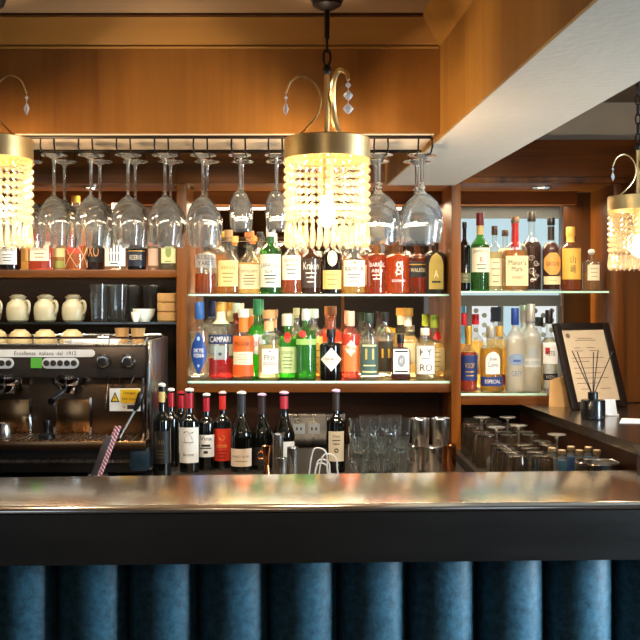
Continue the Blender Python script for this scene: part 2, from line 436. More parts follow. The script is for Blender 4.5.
# beam: veneer cheek, plaster underside
def quadslab(a0, a1, y0, y1, z0, z1, fa, fb): return MB().slab([(fa(y0), y0), (fb(y0), y0), (fb(y1), y1), (fa(y1), y1)], z0, z1)
beam = struct(quadslab(0, 0, -3.2, 3.24, 1.938, 2.36, lambda y: BX0(y) + .006, BX1).build('beam', plaster('beam_plaster', '#b3a594', .75)))
MB().slab([(BX0(-3.2), -3.2), (BX0(-3.2) + .006, -3.2), (BX0(3.24) + .006, 3.24), (BX0(3.24), 3.24)], 1.937, 2.203).build('veneer_cheek', wood('wood_veneer_cheek', '#6a431c', '#a0702f', 'Z', .6, rough=.5), beam)
# veneer bulkhead above the bar with its underside
blk = struct(MB().box(-3.2, BX0(2.3), 2.30, 2.315, 1.946, 2.36).build('bulkhead_fascia', W_FASC))
MB().box(-3.2, BX0(2.5), 2.315, 2.56, 1.946, 1.962).build('bulkhead_underside', W_UND, blk)
# cornice: sloped board between fascia and ceiling, returned along the beam
d = .05
def xi(Y, off): return BX0(Y) - off
cor = MB()
cor.add([(-3.2, 2.299, 2.143), (xi(2.299, .001), 2.299, 2.143), (xi(2.25, d), 2.25, 2.203), (-3.2, 2.25, 2.203)], [(0, 1, 2, 3)])
cor.add([(-3.2, 2.299, 2.139), (xi(2.299, .001), 2.299, 2.139), (xi(2.294, .004), 2.294, 2.143), (-3.2, 2.294, 2.143)], [(0, 1, 2, 3)])
cor.add([(xi(2.299, .001), 2.299, 2.143), (xi(-3.2, .001), -3.2, 2.143), (xi(-3.2, d), -3.2, 2.203), (xi(2.25, d), 2.25, 2.203)], [(0, 1, 2, 3)])
struct(cor.build('trim_1', wood('wood_cornice', '#65421c', '#94682f', 'X', .45, rough=.5), smooth=0))
struct(MB().box(-3.2, xi(2.25, d), 2.235, 2.25, 2.198, 2.206).build('trim_2', W_DARK))

# ------------------------------------------------------------------ bar counter
bar = thing('bar_counter', 'long bar with dark brushed metal top and blue padded front', 'bar counter', (0, 2.4, 0))
yF = lambda x: 2.254 + .0388 * x - 2.4
yB = lambda x: 2.667 + .0648 * x - 2.4
def bar_top():
    bm = bmesh.new(); xa, xb = -2.4, 1.75
    prof = []
    r = .012
    for x in (xa, xb):
        y0, y1 = yF(x), yB(x)
        row = [(y1, 1.082), (y1, 1.094), (y1 - .006, 1.1)] + [(y0 + r - r * math.sin(a), 1.1 - r + r * math.cos(a)) for a in [i * PI / 12 for i in range(7)]] + [(y0, 1.084), (y0 + .012, 1.082)]
        prof.append([bm.verts.new((x, y, z)) for y, z in row])
    A, B = prof; n = len(A)
    for i in range(n): bm.faces.new((A[i], A[(i + 1) % n], B[(i + 1) % n], B[i]))
    bm.faces.new(A); bm.faces.new(B[::-1]); bm.verts.index_update()
    mb = MB(); mb.add([v.co.copy() for v in bm.verts], [tuple(v.index for v in f.verts) for f in bm.faces]); bm.free(); return mb
bar_top().build('metal_top', ZINC, bar)
MB().slab([(-2.4, yF(-2.4) + .14), (1.75, yF(1.75) + .14), (1.75, yB(1.75) - .05), (-2.4, yB(-2.4) - .05)], .0, .967).build('carcass', W_DARK, bar)
MB().slab([(-2.4, yF(-2.4) + .001), (1.75, yF(1.75) + .001), (1.75, yB(1.75) - .004), (-2.4, yB(-2.4) - .004)], .968, 1.0818).build('apron', metal('apron_metal', '#62605e', .33, .05, (3, 3, 20)), bar)  # the top's metal, darkened to put the dark room's reflection into its colour
def leather_mat():
    m, nt, out = newmat('blue_leather'); tc = N(nt, 'ShaderNodeTexCoord')
    nz = N(nt, 'ShaderNodeTexNoise', Scale=55.0, Detail=6.0, Roughness=.7); nt.links.new(tc.outputs['Object'], nz.inputs['Vector'])
    cr = N(nt, 'ShaderNodeValToRGB'); cr.color_ramp.elements[0].position = .3; cr.color_ramp.elements[0].color = lin('#1b3d4a')
    cr.color_ramp.elements[1].position = .75; cr.color_ramp.elements[1].color = lin('#42748a'); nt.links.new(nz.outputs['Fac'], cr.inputs[0])
    b = N(nt, 'ShaderNodeBsdfPrincipled', Roughness=.5); nt.links.new(cr.outputs[0], b.inputs['Base Color'])
    bp = N(nt, 'ShaderNodeBump', Strength=.2, Distance=.004); nt.links.new(nz.outputs['Fac'], bp.inputs['Height']); nt.links.new(bp.outputs[0], b.inputs['Normal'])
    nt.links.new(b.outputs[0], out.inputs[0]); return m
LEA = leather_mat()
pw = .1637
for k in range(-9, 10):
    x1 = -.566 + pw * (k + 0); x0 = x1 - pw; xc = (x0 + x1) / 2
    if x1 > 1.7 or x0 < -2.3: continue
    pr = [(xc + pw / 2 * math.cos(a), yF(xc) + .125 - .088 * math.sin(a) ** .8) for a in [PI * i / 16 for i in range(17)]]
    MB().slab(pr, .1, .967).build('padded_flute', LEA, bar, smooth=60)

# ------------------------------------------------------------------ back bar: worktop and cabinet units
wt = thing('back_counter', 'stainless worktop along the back bar behind the counter', 'worktop', (0, 3.87, 0))
MB().box(-2.2, .6, -.57, .33, .92, .95, bev=.004).build('worktop', metal('worktop_steel', '#77716a', .4, .05), wt)
MB().box(-2.2, .6, -.53, .33, .0, .92).build('cupboard_front', W_DARK, wt)
CF = 3.95; CB = 4.30
def unit(name, label): return thing(name, label, 'shelving unit', (0, CF, 0))
def ub(mb, x0, x1, y0, y1, z0, z1, bev=0): return mb.box(x0, x1, y0 - CF, y1 - CF, z0, z1, bev=bev)
# left unit
ul = unit('shelving_unit', 'open wooden shelving unit above the coffee machine')
ub(MB(), -2.2, -.489, CF, CB + .1, 2.03, 2.203).build('canopy', W_RED, ul)
ub(MB(), -2.2, -.489, CF - .012, CF, 2.16, 2.185, .004).build('moulding', W_REDV, ul)
ub(MB(), -2.2, -.489, CB - .08, CB, 1.975, 2.03).build('rail', W_RED, ul)
ub(MB(), -2.2, -.489, CB, CB + .02, .95, 2.03).build('back_panel', W_DARK, ul)
ub(MB(), -2.2, -.489, CF + .02, CB, 1.66, 1.69, .003).build('wooden_shelf', W_RED, ul)
ub(MB(), -2.2, -.489, CF + .05, CB, 1.473, 1.482).build('thin_shelf', SHELFG, ul)
# centre unit
uc = unit('shelving_unit', 'mirror-backed wooden shelving unit behind the middle of the bar')
XL0, XL1, XR0, XR1 = -.488, -.448, .598, .636
for x0, x1 in ((XL0, XL1), (XR0, XR1)):
    ub(MB(), x0, x1, CF, CB + .02, .951, 2.03, .003).build('upright', W_REDV, uc)
ub(MB(), XL0, XR1, CF, CB + .1, 2.031, 2.203).build('canopy', W_RED, uc)
ub(MB(), XL0, XR1, CF - .012, CF, 2.16, 2.185, .004).build('moulding', W_REDV, uc)
ub(MB(), XL1, XR0, CB - .08, CB, 1.975, 2.03).build('rail', W_RED, uc)
mir, nt, out = newmat('dark_mirror')
gb = N(nt, 'ShaderNodeBsdfGlossy', Roughness=.015); gb.inputs['Color'].default_value = (.75, .70, .64, 1); nt.links.new(gb.outputs[0], out.inputs[0])
ub(MB(), XL1, XR0, CB, CB + .01, 1.245, 2.03).build('mirror', mir, uc)
ub(MB(), .178, .19, CB - .012, CB, 1.25, 1.59).build('mullion', W_REDV, uc)
ub(MB(), XL1 + .001, XR0 - .001, CF + .06, CB - .002, 1.586, 1.594).build('glass_shelf', SHELFG, uc)
ub(MB(), XL1, XR0, CF + .02, CB, 1.203, 1.238, .003).build('wooden_shelf', W_RED, uc)
ub(MB(), XL1 + .001, XR0 - .001, CF + .03, CB - .04, 1.2385, 1.248).build('glass_liner', SHELFG, uc)
ub(MB(), XL1, XR0, CB, CB + .01, .951, 1.203).build('back_panel', W_DARK, uc)
EDGE = P('#bfe6d2', .3)  # pale green paint stands in for light piped through the glass
ub(MB(), XL1 + .001, XR0 - .001, CF + .0585, CF + .06, 1.5862, 1.5938).build('glass_edge', EDGE, uc)
ub(MB(), XL1 + .001, XR0 - .001, CF + .0285, CF + .03, 1.2387, 1.2478).build('glass_edge', EDGE, uc)
# right unit
ur = unit('shelving_unit', 'wooden shelving unit with a window behind it on the right')
RX = 1.17
ub(MB(), XR1, 1.52, CF, CF + .3, 2.03, 2.203).build('canopy', W_RED, ur)
ub(MB(), XR1, 1.52, CF - .012, CF, 2.03, 2.055, .004).build('moulding', W_REDV, ur)
ub(MB(), XR1, RX, CB - .08, CB, 1.975, 2.03).build('rail', W_RED, ur)
ub(MB(), 1.125, 1.35, CB - .03, CB, 1.18, 2.03).build('back_board', W_PANEL, ur)
ub(MB(), 1.24, 1.28, CF, CB - .03, 1.161, 2.03, .003).build('upright', W_REDV, ur)
ub(MB(), 1.28, 1.519, CF + .06, CF + .09, 1.161, 2.03).build('side_board', W_PANEL, ur)
for i in range(1, 3): ub(MB(), 1.28 + .085 * i, 1.285 + .085 * i, CF + .056, CF + .06, 1.161, 2.03).build('board_joint', W_DARK, ur)
ub(MB(), XR1 + .001, 1.239, CF + .06, CB - .03, 1.598, 1.606).build('glass_shelf', SHELFG, ur)
ub(MB(), XR1, 1.239, CF, CB, 1.155, 1.190, .003).build('wooden_shelf', W_RED, ur)
ub(MB(), XR1 + .001, .98, CF + .02, CB - .06, 1.1905, 1.2).build('glass_liner', SHELFG, ur)
ub(MB(), XR1, 1.24, CB, CB + .01, .951, 1.155).build('back_panel', W_DARK, ur)
ub(MB(), XR1 + .001, 1.239, CF + .0585, CF + .06, 1.5982, 1.6058).build('glass_edge', EDGE, ur)
ub(MB(), XR1 + .001, .98, CF + .0185, CF + .02, 1.1907, 1.1998).build('glass_edge', EDGE, ur)
# added glowing panes standing in for street windows reflected behind the right unit
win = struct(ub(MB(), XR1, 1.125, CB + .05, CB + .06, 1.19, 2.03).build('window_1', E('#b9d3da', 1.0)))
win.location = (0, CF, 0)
f = MB()
ub(f, XR1, 1.125, CB + .015, CB + .045, 1.925, 2.03)
ub(f, XR1, 1.125, CB + .015, CB + .045, 1.545, 1.592)
for x in (.722, .858, .978, 1.112): ub(f, x, x + .02, CB + .015, CB + .045, 1.19, 1.545)
f.build('window_frame', P('#3b4145', .5), win)
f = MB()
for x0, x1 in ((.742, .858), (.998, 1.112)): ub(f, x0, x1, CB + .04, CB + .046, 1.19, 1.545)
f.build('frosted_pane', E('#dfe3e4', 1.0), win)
f = MB()
for x0 in (.742, .998):
    for r in range(6):
        for c_ in range(3):
            f.lathe([(0, 0), (.011, 0), (.011, .002), (0, .002)], 12, Tr(x0 + .022 + c_ * .036, CB + .04 - CF, 1.525 - r * .042 - (c_ % 2) * .02) @ Rx(PI / 2))
f.build('film_dots', P('#4f5a52', .6), win)
f = MB()
for x in (.700, .955): ub(f, x, x + .018, CB + .04, CB + .048, 1.19, 1.545)
f.build('blue_glass_strip', P('#2a7fae', .4), win)

# recessed downlights in the canopy
for px, lab in ((91, 'round recessed downlight in the canopy over the left shelves'), (184, 'round recessed downlight beside the left wooden upright'), (541, 'round recessed downlight in the canopy above the whiskey shelf')):
    x = wx(px, 4.05)
    t = thing('downlight', lab, 'downlight', (x, 4.05, 2.03), group='downlights in the canopy')
    MB().lathe([(.026, -.001), (.042, -.001), (.042, -.006), (.034, -.008), (.026, -.004)], 24).build('trim_ring', CHROME, t)
    MB().lathe([(0, -.002), (.027, -.002)], 24).build('lens', E('#ffdca8', 14.0), t)
    li = bpy.data.lights.new('downlight_beam', 'SPOT'); li.energy = 7; li.color = (1, .74, .45); li.spot_size = 2.2; li.spot_blend = .8; li.shadow_soft_size = .02
    lo = bpy.data.objects.new('downlight_beam', li); C.objects.link(lo); lo.location = (x, 4.05, 2.015)
SPOT_W = 55
def strip(loc, rot, sx, sy, power, col=(1, .80, .54)):
    li = bpy.data.lights.new('shelf_light', 'AREA'); li.shape = 'RECTANGLE'; li.size = sx; li.size_y = sy; li.energy = power; li.color = col
    o = bpy.data.objects.new('shelf_light', li); C.objects.link(o); o.location = loc; o.rotation_euler = rot; return o
strip((.07, 4.2, 1.974), (0, 0, 0), 1.0, .10, 6)                    # canopy strips
strip((-1.1, 4.2, 1.974), (0, 0, 0), 1.1, .10, 6)
strip((.9, 4.2, 1.974), (0, 0, 0), .5, .10, 3)
strip((.07, 4.285, 1.598), (PI, 0, 0), 1.0, .014, 8)
strip((.07, 4.27, 1.252), (PI, 0, 0), 1.0, .012, 11)                 # along the back of the lower shelf, shining up
strip((.84, 4.26, 1.206), (PI, 0, 0), .36, .03, 10)
strip((-1.1, 4.02, 1.656), (.35, 0, 0), 1.1, .02, 1)  # added under the shelf front to brighten the jugs and back panel
strip((-1.1, 4.28, 1.694), (PI, 0, 0), 1.1, .014, 5)
strip((.86, 4.255, 1.61), (PI, 0, 0), .42, .014, 2)
def fill_spot(x, y, tx, tz, power, size=1.0):  # unseen fill spots added to light the shelves from the front
    li = bpy.data.lights.new('ceiling_spot', 'SPOT'); li.energy = power; li.color = (1, .88, .70); li.spot_size = size; li.spot_blend = .7; li.shadow_soft_size = .05
    o = bpy.data.objects.new('ceiling_spot', li); C.objects.link(o); o.location = (x, y, 2.34)
    o.rotation_euler = (Vector((tx, 4.1, tz)) - Vector((x, y, 2.34))).to_track_quat('-Z', 'Y').to_euler()
for x, tx in ((-1.2, -1.1), (-.75, -.75), (-.3, -.3), (.05, .15), (.22, .45), (.75, .8), (1.15, 1.0)): fill_spot(x, 3.05, tx, 1.34, SPOT_W, 1.0)
for x in (-.75, -.1, .45, .78):                     # unseen fill spots added to brighten the working side of the counter
    li = bpy.data.lights.new('ceiling_spot', 'SPOT'); li.energy = 35 if x < -.5 else 55; li.color = (1, .84, .64); li.spot_size = 1.0; li.spot_blend = .6; li.shadow_soft_size = .05
    o = bpy.data.objects.new('ceiling_spot', li); C.objects.link(o); o.location = (x, 3.3 if x < .2 or x > .6 else 3.3, 2.34); o.rotation_euler = (.12, 0, 0)

# side counter on the right with its steel top
sc = thing('side_counter', 'steel topped side counter along the right wall', 'worktop', (0, 0, 0))
MB().slab([(.945, 2.79), (1.519, 2.82), (1.519, 3.948), (.862, 3.948)], 1.13, 1.16).build('steel_top', metal('side_steel', '#b5aea6', .2, .05, (3, 30, 3)), sc)
MB().slab([(.95, 2.82), (.99, 2.82), (.91, 3.945), (.868, 3.945)], .0, 1.13).build('counter_panel', W_DARK, sc)
gs = thing('glass_counter', 'low steel draining counter full of upturned glasses', 'worktop', (0, 0, 0))
MB().slab([(.601, 2.86), (.94, 2.86), (.865, 4.29), (.601, 4.29)], .95, .98).build('draining_top', metal('drain_steel', '#6d6862', .4, .05), gs)
MB().slab([(.601, 2.9), (.935, 2.9), (.865, 4.29), (.601, 4.29)], .0, .95).build('counter_panel', W_DARK, gs)

# ------------------------------------------------------------------ hanging glass rack
ZR = 1.942
rk = thing('glass_rack', 'black wire glass rack fixed under the wooden bulkhead', 'glass rack', (0, 2.335, ZR))
for y in (0, .215): MB().tube([(-1.3, y, 0), (BX0(2.4) - .01, y, 0)], .0042).build('rod', IRON, rk)
pairs = [-17, 18, 54, 91, 128, 165, 203, 240, 276, 379, 422]     # px of front-row stems at Y = 2.40
hx = []
for px in pairs:
    x = wx(px, 2.40)
    for s in (-1, 1):
        xx = x + s * .0155
        MB().tube([(xx, .001, 0), (xx + s * .001, .0015, -.022), (xx, .012, -.0315), (xx, .03, -.034), (xx, .19, -.034), (xx, .208, -.0315), (xx, .2135, -.022), (xx, .214, 0)], .0021, 6).build('wire_hook', IRON, rk)
GLW = RG(haze=.065)
def hanging(kind):
    if kind == 'wine': return [(0, 0), (.031, 0), (.0315, -.002), (.02, -.004), (.006, -.009), (.0036, -.02), (.0034, -.092), (.006, -.099), (.018, -.108), (.031, -.125), (.038, -.146), (.0395, -.160), (.0375, -.185), (.0325, -.217), (.0315, -.217), (.036, -.185), (.038, -.160), (.036, -.146), (.029, -.126), (.014, -.109), (0, -.104)]
    if kind == 'small': return [(0, 0), (.027, 0), (.0275, -.002), (.016, -.004), (.005, -.008), (.0035, -.018), (.0033, -.078), (.006, -.084), (.016, -.094), (.024, -.112), (.0265, -.132), (.0245, -.16), (.022, -.177), (.0212, -.177), (.0235, -.16), (.0253, -.132), (.022, -.112), (.012, -.095), (0, -.09)]
    return [(0, 0), (.034, 0), (.0345, -.002), (.02, -.004), (.006, -.01), (.0045, -.03), (.0045, -.066), (.009, -.070), (.0045, -.074), (.009, -.080), (.005, -.085), (.01, -.091), (.02, -.098), (.038, -.115), (.048, -.14), (.0515, -.163), (.047, -.19), (.0435, -.21), (.0425, -.21), (.046, -.19), (.05, -.163), (.046, -.14), (.034, -.115), (.012, -.097), (0, -.093)]
protos = {}
ordn = ['first', 'second', 'third', 'fourth', 'fifth', 'sixth', 'seventh', 'eighth', 'ninth', 'tenth', 'eleventh']
for i, px in enumerate(pairs):
    kind = 'small' if px in (240, 276) else ('gin' if px in (379, 422) else 'wine')
    for r, y in enumerate((2.40, 2.506)):
        x = wx(px, 2.40); 
        nm = {'wine': 'large wine glass', 'small': 'small slim wine glass', 'gin': 'balloon gin glass'}[kind]
        pos = {-17: 'at the left picture edge', 18: 'behind the left lamp', 54: 'just right of the left lamp', 91: 'second to the right of the left lamp', 128: 'third to the right of the left lamp', 165: 'fourth to the right of the left lamp', 203: 'next to the small glasses', 240: 'two places left of the middle lamp', 276: 'immediately left of the middle lamp', 379: 'immediately right of the middle lamp', 422: 'at the rack end by the beam'}[px]
        lab = '%s hung %s, %s row' % (nm, pos, 'front' if r == 0 else 'rear')
        loc = (x, y, ZR - .0315)
        if kind not in protos:
            t = thing('gin_glass' if kind == 'gin' else 'wine_glass', lab, 'glass', loc, group='stemmed glasses hanging in the rack')
            pf = hanging(kind); cut = [j for j, q in enumerate(pf) if q[1] < -.09][0] if kind != 'small' else 7
            if kind == 'wine': cut = 6
            MB().lathe(pf[:cut + 1] , 24).build('stem', GLW, t)
            MB().lathe(pf[cut:], 28).build('bowl', GLW, t)
            protos[kind] = t
        else: dup(protos[kind], loc, lab)

# ------------------------------------------------------------------ pendant lamps
BEAD, nt, out = newmat('amber_crystal')
tr = N(nt, 'ShaderNodeBsdfTransparent'); tr.inputs[0].default_value = (1, .95, .84, 1)
tl = N(nt, 'ShaderNodeBsdfTranslucent'); tl.inputs[0].default_value = (1, .86, .64, 1)
df = N(nt, 'ShaderNodeBsdfDiffuse'); df.inputs[0].default_value = (1, .84, .60, 1)
gl = N(nt, 'ShaderNodeBsdfGlossy', Roughness=.05)
a = N(nt, 'ShaderNodeMixShader', Fac=.6); nt.links.new(df.outputs[0], a.inputs[1]); nt.links.new(tl.outputs[0], a.inputs[2])
b = N(nt, 'ShaderNodeMixShader', Fac=.075); nt.links.new(tr.outputs[0], b.inputs[1]); nt.links.new(a.outputs[0], b.inputs[2])
fr = schlick(nt, .08, .9, 4)
c = N(nt, 'ShaderNodeMixShader'); nt.links.new(fr.outputs[0], c.inputs[0]); nt.links.new(b.outputs[0], c.inputs[1]); nt.links.new(gl.outputs[0], c.inputs[2])
nt.links.new(c.outputs[0], out.inputs[0])
CRY = G('#f7f9fb', .5, .01); PRISM = G('#fff2dc', .08, .02)
def bez(pts, n=8):
    """Catmull-Rom through pts"""
    P_ = [Vector(p) for p in pts]; P_ = [P_[0] * 2 - P_[1]] + P_ + [P_[-1] * 2 - P_[-2]]; o = []
    for i in range(1, len(P_) - 2):
        for k in range(n):
            t = k / n; a, b_, c_, d_ = P_[i - 1:i + 3]
            o.append(.5 * ((2 * b_) + (c_ - a) * t + (2 * a - 5 * b_ + 4 * c_ - d_) * t * t + (3 * b_ - a - 3 * c_ + d_) * t ** 3))
    o.append(P_[-2]); return o
def lamp(x, y, ztop, zc, label, mirror=1, watt=27):
    """ztop: top of the brass ring, zc: ceiling above"""
    t = thing('pendant_lamp', label, 'pendant lamp', (x, y, ztop), group='beaded pendant lamps')
    R = .0905
    MB().lathe([(R, 0), (R, -.042), (R - .003, -.042), (R - .003, -.002), (R * .3, -.001), (R * .3, .003), (R - .002, .002), (R, 0)], 48).build('brass_ring', BRASS, t)
    hgt = zc - ztop
    zl = min(hgt - .16, .155)
    MB().tube([(0, 0, 0), (0, 0, zl)], .006, 10).build('rod', BRASS, t)
    kn = MB().ball((0, 0, zl), .0105, 12, 1.2); kn.build('knuckle', IRON, t)
    z = zl + .008; n = 0
    while n < 2 or z + .05 < hgt - .1:
        ln = .036
        pts = [(.0075 * math.cos(a), 0, z + ln / 2 + ln * .5 * math.sin(a)) for a in [2 * PI * k / 14 for k in range(14)]]
        MB().tube([(p[0], 0, p[2]) if n % 2 == 0 else (0, p[0], p[2]) for p in pts], .0026, 6, closed=True).build('chain_link', IRON, t)
        z += ln - .006; n += 1
    MB().tube([(0, 0, z - .002), (0, 0, hgt - .03)], .0055, 10).build('upper_rod', IRON, t)
    MB().lathe([(0, hgt - .034), (.012, hgt - .034), (.03, hgt - .024), (.036, hgt - .008), (.036, hgt - .001), (0, hgt - .001)], 24).build('ceiling_cap', IRON, t)
    # two scrolled arms rising from the ring to the rod, curling outward with hanging crystals
    def drop(mb, q, sizes):
        z = q[2]
        for r, l in sizes:
            mb.tube([(q[0], q[1], z), (q[0], q[1], z - .005)], .0007, 4)
            z -= .004
            mb.lathe([(0, z), (r * .6, z - l * .25), (r, z - l * .5), (r * .55, z - l * .8), (0, z - l)], 6, Tr(q[0], q[1], 0)); z -= l
        return mb
    m_ = mirror
    if True:
        arm = bez([(-.066 * m_, -.02, .0), (-.04 * m_, -.02, .024), (-.019 * m_, -.02, .052), (-.0135 * m_, -.02, .086), (-.026 * m_, -.022, .114), (-.05 * m_, -.025, .128), (-.074 * m_, -.026, .118), (-.086 * m_, -.026, .092)])
        ar = MB().tube(arm, .0021, 8).build('scroll_arm', BRASS, t)
        drop(MB(), arm[-1], [(.004, .010), (.0062, .028)]).build('crystal_drop', CRY, ar, smooth=0)
        arm = bez([(.036 * m_, .02, .0), (.018 * m_, .012, .036), (.0125 * m_, .006, .071), (.0115 * m_, -.014, .099), (.014 * m_, -.03, .122), (.025 * m_, -.04, .137), (.038 * m_, -.048, .130), (.042 * m_, -.052, .114)])
        nn = len(arm)
        ar = MB().tube(arm, [.0085 - .0045 * i / nn for i in range(nn)], 8).build('scroll_arm', BRASS, t)
        drop(MB(), arm[-1], [(.006, .013), (.010, .022), (.011, .024)]).build('crystal_drop', CRY, ar, smooth=0)
    for k in range(34):
        a = 2 * PI * (k + .5) / 34; bx, by = (R - .006) * math.cos(a), (R - .006) * math.sin(a)
        mb = MB(); z = -.042
        for i in range(8):
            mb.lathe([(0, z), (.0048, z - .0022), (.0078, z - .0075), (.0048, z - .0128), (0, z - .015)], 8, Tr(bx, by, 0)); z -= .0163
        st = mb.build('bead_string', BEAD, t, smooth=0)
        MB().lathe([(0, z), (.003, z - .004), (.0062, z - .036), (.0062, z - .046), (0, z - .056)], 6, Tr(bx, by, 0) @ Rz(a)).build('prism', PRISM, st, smooth=0)
    MB().tube([(0, 0, -.002), (0, 0, -.1195)], .014, 12).build('lamp_holder', BRASS, t)
    MB().lathe([(0, -.187), (.004, -.185), (.010, -.178), (.0165, -.162), (.0165, -.148), (.012, -.132), (.0115, -.12), (0, -.12)], 20).build('bulb', E('#ffd9a8', 28.0), t)
    li = bpy.data.lights.new('lamp_light', 'POINT'); li.energy = watt; li.color = (1, .80, .55); li.shadow_soft_size = .03
    lo = bpy.data.objects.new('lamp_light', li); C.objects.link(lo); lo.location = (x, y, ztop - .155)
    return t
LAMP_W = 20
lamp(wx(327, 2.1), 2.1, 1.897, 2.203, 'brass pendant lamp with amber beads hanging over the middle of the bar')
lamp(wx(-11, 2.1), 2.1, 1.897, 2.203, 'brass beaded pendant lamp cut by the left picture edge', -1)
lamp(wx(638, 3.1), 3.1, 1.885, 2.36, 'brass beaded pendant lamp by the right wall beside the beam', 1, 12)
# ------------------------------------------------------------------ bottles
def lab(z0, z1, m, w=.9, s='rect', t=(), u=0, ww=None, n='label'):
    r = dict(z=(z0, z1), m=m, w=w, s=s, t=t, u=u, n=n)
    if ww: r['ww'] = ww
    return r
def lines(m, a, b, n, w=.6):
    return [('=%d' % i, a + (b - a) * i / max(1, n - 1), .035, w * (.75 + .25 * ((i * 7) % 3) / 2), m) for i in range(n)]
cap = lambda m, h=.09, r=1.28, st='flat': (m, h, r, st)
CORK = P('#c79a63', .7); GREY = P('#6d7074', .5); DGLASS = P('#0c0d0b', .06, coat=.3); BROWNB = G('#6a3410', .05)
GRN = G('#8fd07e', .06); GRN2 = G('#a4e088', .06); LGRN = L('#5fc63a', .4); AMB = L('#c8741f', .3); WHK = L('#e0a24a', .28)
PALE = L('#f0d592', .3); WAT = L('#f3ead6', .16); DARKAMB = L('#7a3a12', .4); REDL = L('#d8361c', .45); ORL = L('#e8722a', .45); PINKL = L('#f2906a', .45)
FROST = G('#eef0ee', .5, .3)

# upper left shelf (top at z = 1.69)
Z = 1.6905; Y = 4.08; g = 'bottles on the upper left wooden shelf'
bottle('dark amber bottle with small white label behind the left lamp', 10, Y, Z, 22, 198, 'tall', BROWNB, DARKAMB, .6, [lab(.08, .34, WHITE, .8, t=[('MINERAL', .78, .2, .8, INK)] + lines(INK, .2, .5, 3))], cap(BLACK), group=g)
bottle('square amber liqueur bottle with a large cream label', 42, Y, Z, 24, 204, 'square', G('#f0c890', .08), L('#e67c30', .4), .62, [lab(.14, .50, CREAM, .78, t=[('o', .82, .2, .26, GOLD), ('DISARONNO', .5, .16, .85, P('#8a4a1a'))] + lines(P('#8a4a1a'), .15, .3, 2))], cap(BLACK, .13, 1.5), group=g)
bottle('slim pale yellow bottle between the amber bottle and the netted bottle', 60, Y, Z, 12, 222, 'tall', CLEAR, PALE, .6, [lab(.06, .2, P('#9aa85a'), .9), lab(.28, .5, P('#e9d9a0'), .9)], cap(GOLD), group=g)
def netting(t):
    mb = MB()
    for s in (-1, 1):
        for k in range(5):
            ph = k * 2 * PI / 5; pts = []
            for i in range(25):
                z = .012 + .225 * i / 24; r = .0455 if z < .16 else .0455 - (z - .16) * .33
                a = ph + s * i / 24 * 3.2; pts.append((r * math.cos(a), r * math.sin(a), z))
            mb.tube(pts, .0011, 5)
    mb.build('gold_netting', P('#e8d6a6', .4, .3), t)
netting(bottle('round orange lit bottle wrapped in pale crossed netting', 76, Y, Z, 21.5, 196, 'round', CLEAR, L('#e69440', .4), .62, [lab(.22, .42, P('#c4472a'), .6)], cap(GOLD), group=g))
bottle('dark rum bottle with XO on its black label', 95, Y, Z, 19, 200, 'straight', BROWNB, L('#e2823a', .4), .55, [lab(.12, .42, BLACKM, .92, t=[('XO', .5, .5, .62, P('#c98a4a'))])], cap(BLACK, .08), group=g)
bottle('clear bottle with a white label of dark blocks beside the XO bottle', 116, Y, Z, 22, 203, 'squat', CLEAR, WAT, .55, [lab(.06, .52, WHITE, .93, t=[('||||', .62, .36, .5, INK), ('||||', .28, .24, .5, INK)] + lines(INK, .08, .9, 2, .5))], cap(WHITE), group=g)
bottle('dark bottle with black and red label above a gold line', 137, Y, Z, 18.5, 204, 'straight', DGLASS, None, 0, [lab(.06, .30, P('#10182a'), .95, t=[('RESERVE', .55, .3, .7, P('#d9cdb0')), ('=', .95, .06, .95, GOLD)]), lab(.32, .52, P('#2a2620'), .95, t=[('PORTER', .5, .35, .8, P('#b9372a'))])], cap(RED), group=g)
bottle('little slim clear bottle with a pink band between two larger bottles', 153.5, Y, Z, 11, 222, 'tall', CLEAR, WAT, .6, [lab(.1, .45, P('#d8b7a0'), .9), lab(.5, .58, P('#d2705a'), .9)], cap(RED), group=g)
bottle('squat olive gold bottle with a pale green square label', 169.5, Y, Z, 20, 212, 'square', G('#b6a23a', .2), L('#8e7a1e', .5), .6, [lab(.12, .5, P('#d5d9a0'), .72, t=[('o', .5, .5, .42, P('#8fa05a'))] + lines(P('#6a7440'), .08, .92, 2))], cap(CORK, .12, 1.3, 'cork'), group=g)
bottle('tall clear bottle behind the left lamp at the picture edge', -8, Y, Z, 20, 196, 'tall', CLEAR, WHK, .6, [lab(.15, .4, CREAM, .9)], cap(RED), group=g)
bottle('clear bottle standing behind the lamp beads next to the amber liqueur', 25.5, Y + .09, Z, 16, 202, 'round', CLEAR, PALE, .55, [lab(.15, .4, P('#e6c46e'), .9)], cap(GOLD), group=g)

# centre upper glass shelf (z = 1.594)
Z = 1.5945; Y = 4.09; g = 'bottles on the upper glass shelf'
bottle('square shouldered clear bottle with a black and white block label', 206, Y, Z, 23, 232, 'shouldered', CLEAR, AMB, .33, [lab(.42, .66, G('#dfe4e6', .5), .9, t=[('REBEL', .7, .3, .8, INK), ('YARD', .3, .3, .7, INK)])], cap(GREY, .14), group=g)
bottle('long necked clear bottle with a yellow amber label', 228.5, Y, Z, 22, 230, 'cask', CLEAR, WHK, .42, [lab(.12, .52, P('#f0cf86'), .9, t=[('ARRAN', .72, .14, .7, P('#8a5a20'))] + lines(P('#8a5a20'), .2, .5, 3))], cap(CORK, .16, 1.3, 'cork'), group=g)
bottle('clear pot shaped bottle with a big cream label and cork', 249.5, Y, Z, 23, 231, 'cask', CLEAR, PALE, .5, [lab(.08, .47, P('#f3e4b8'), .93, t=[('DISTILLERY', .72, .1, .75, P('#6a4a2a'))] + lines(P('#6a4a2a'), .2, .55, 4))], cap(P('#d98a4a', .6), .14, 1.35, 'cork'), group=g)
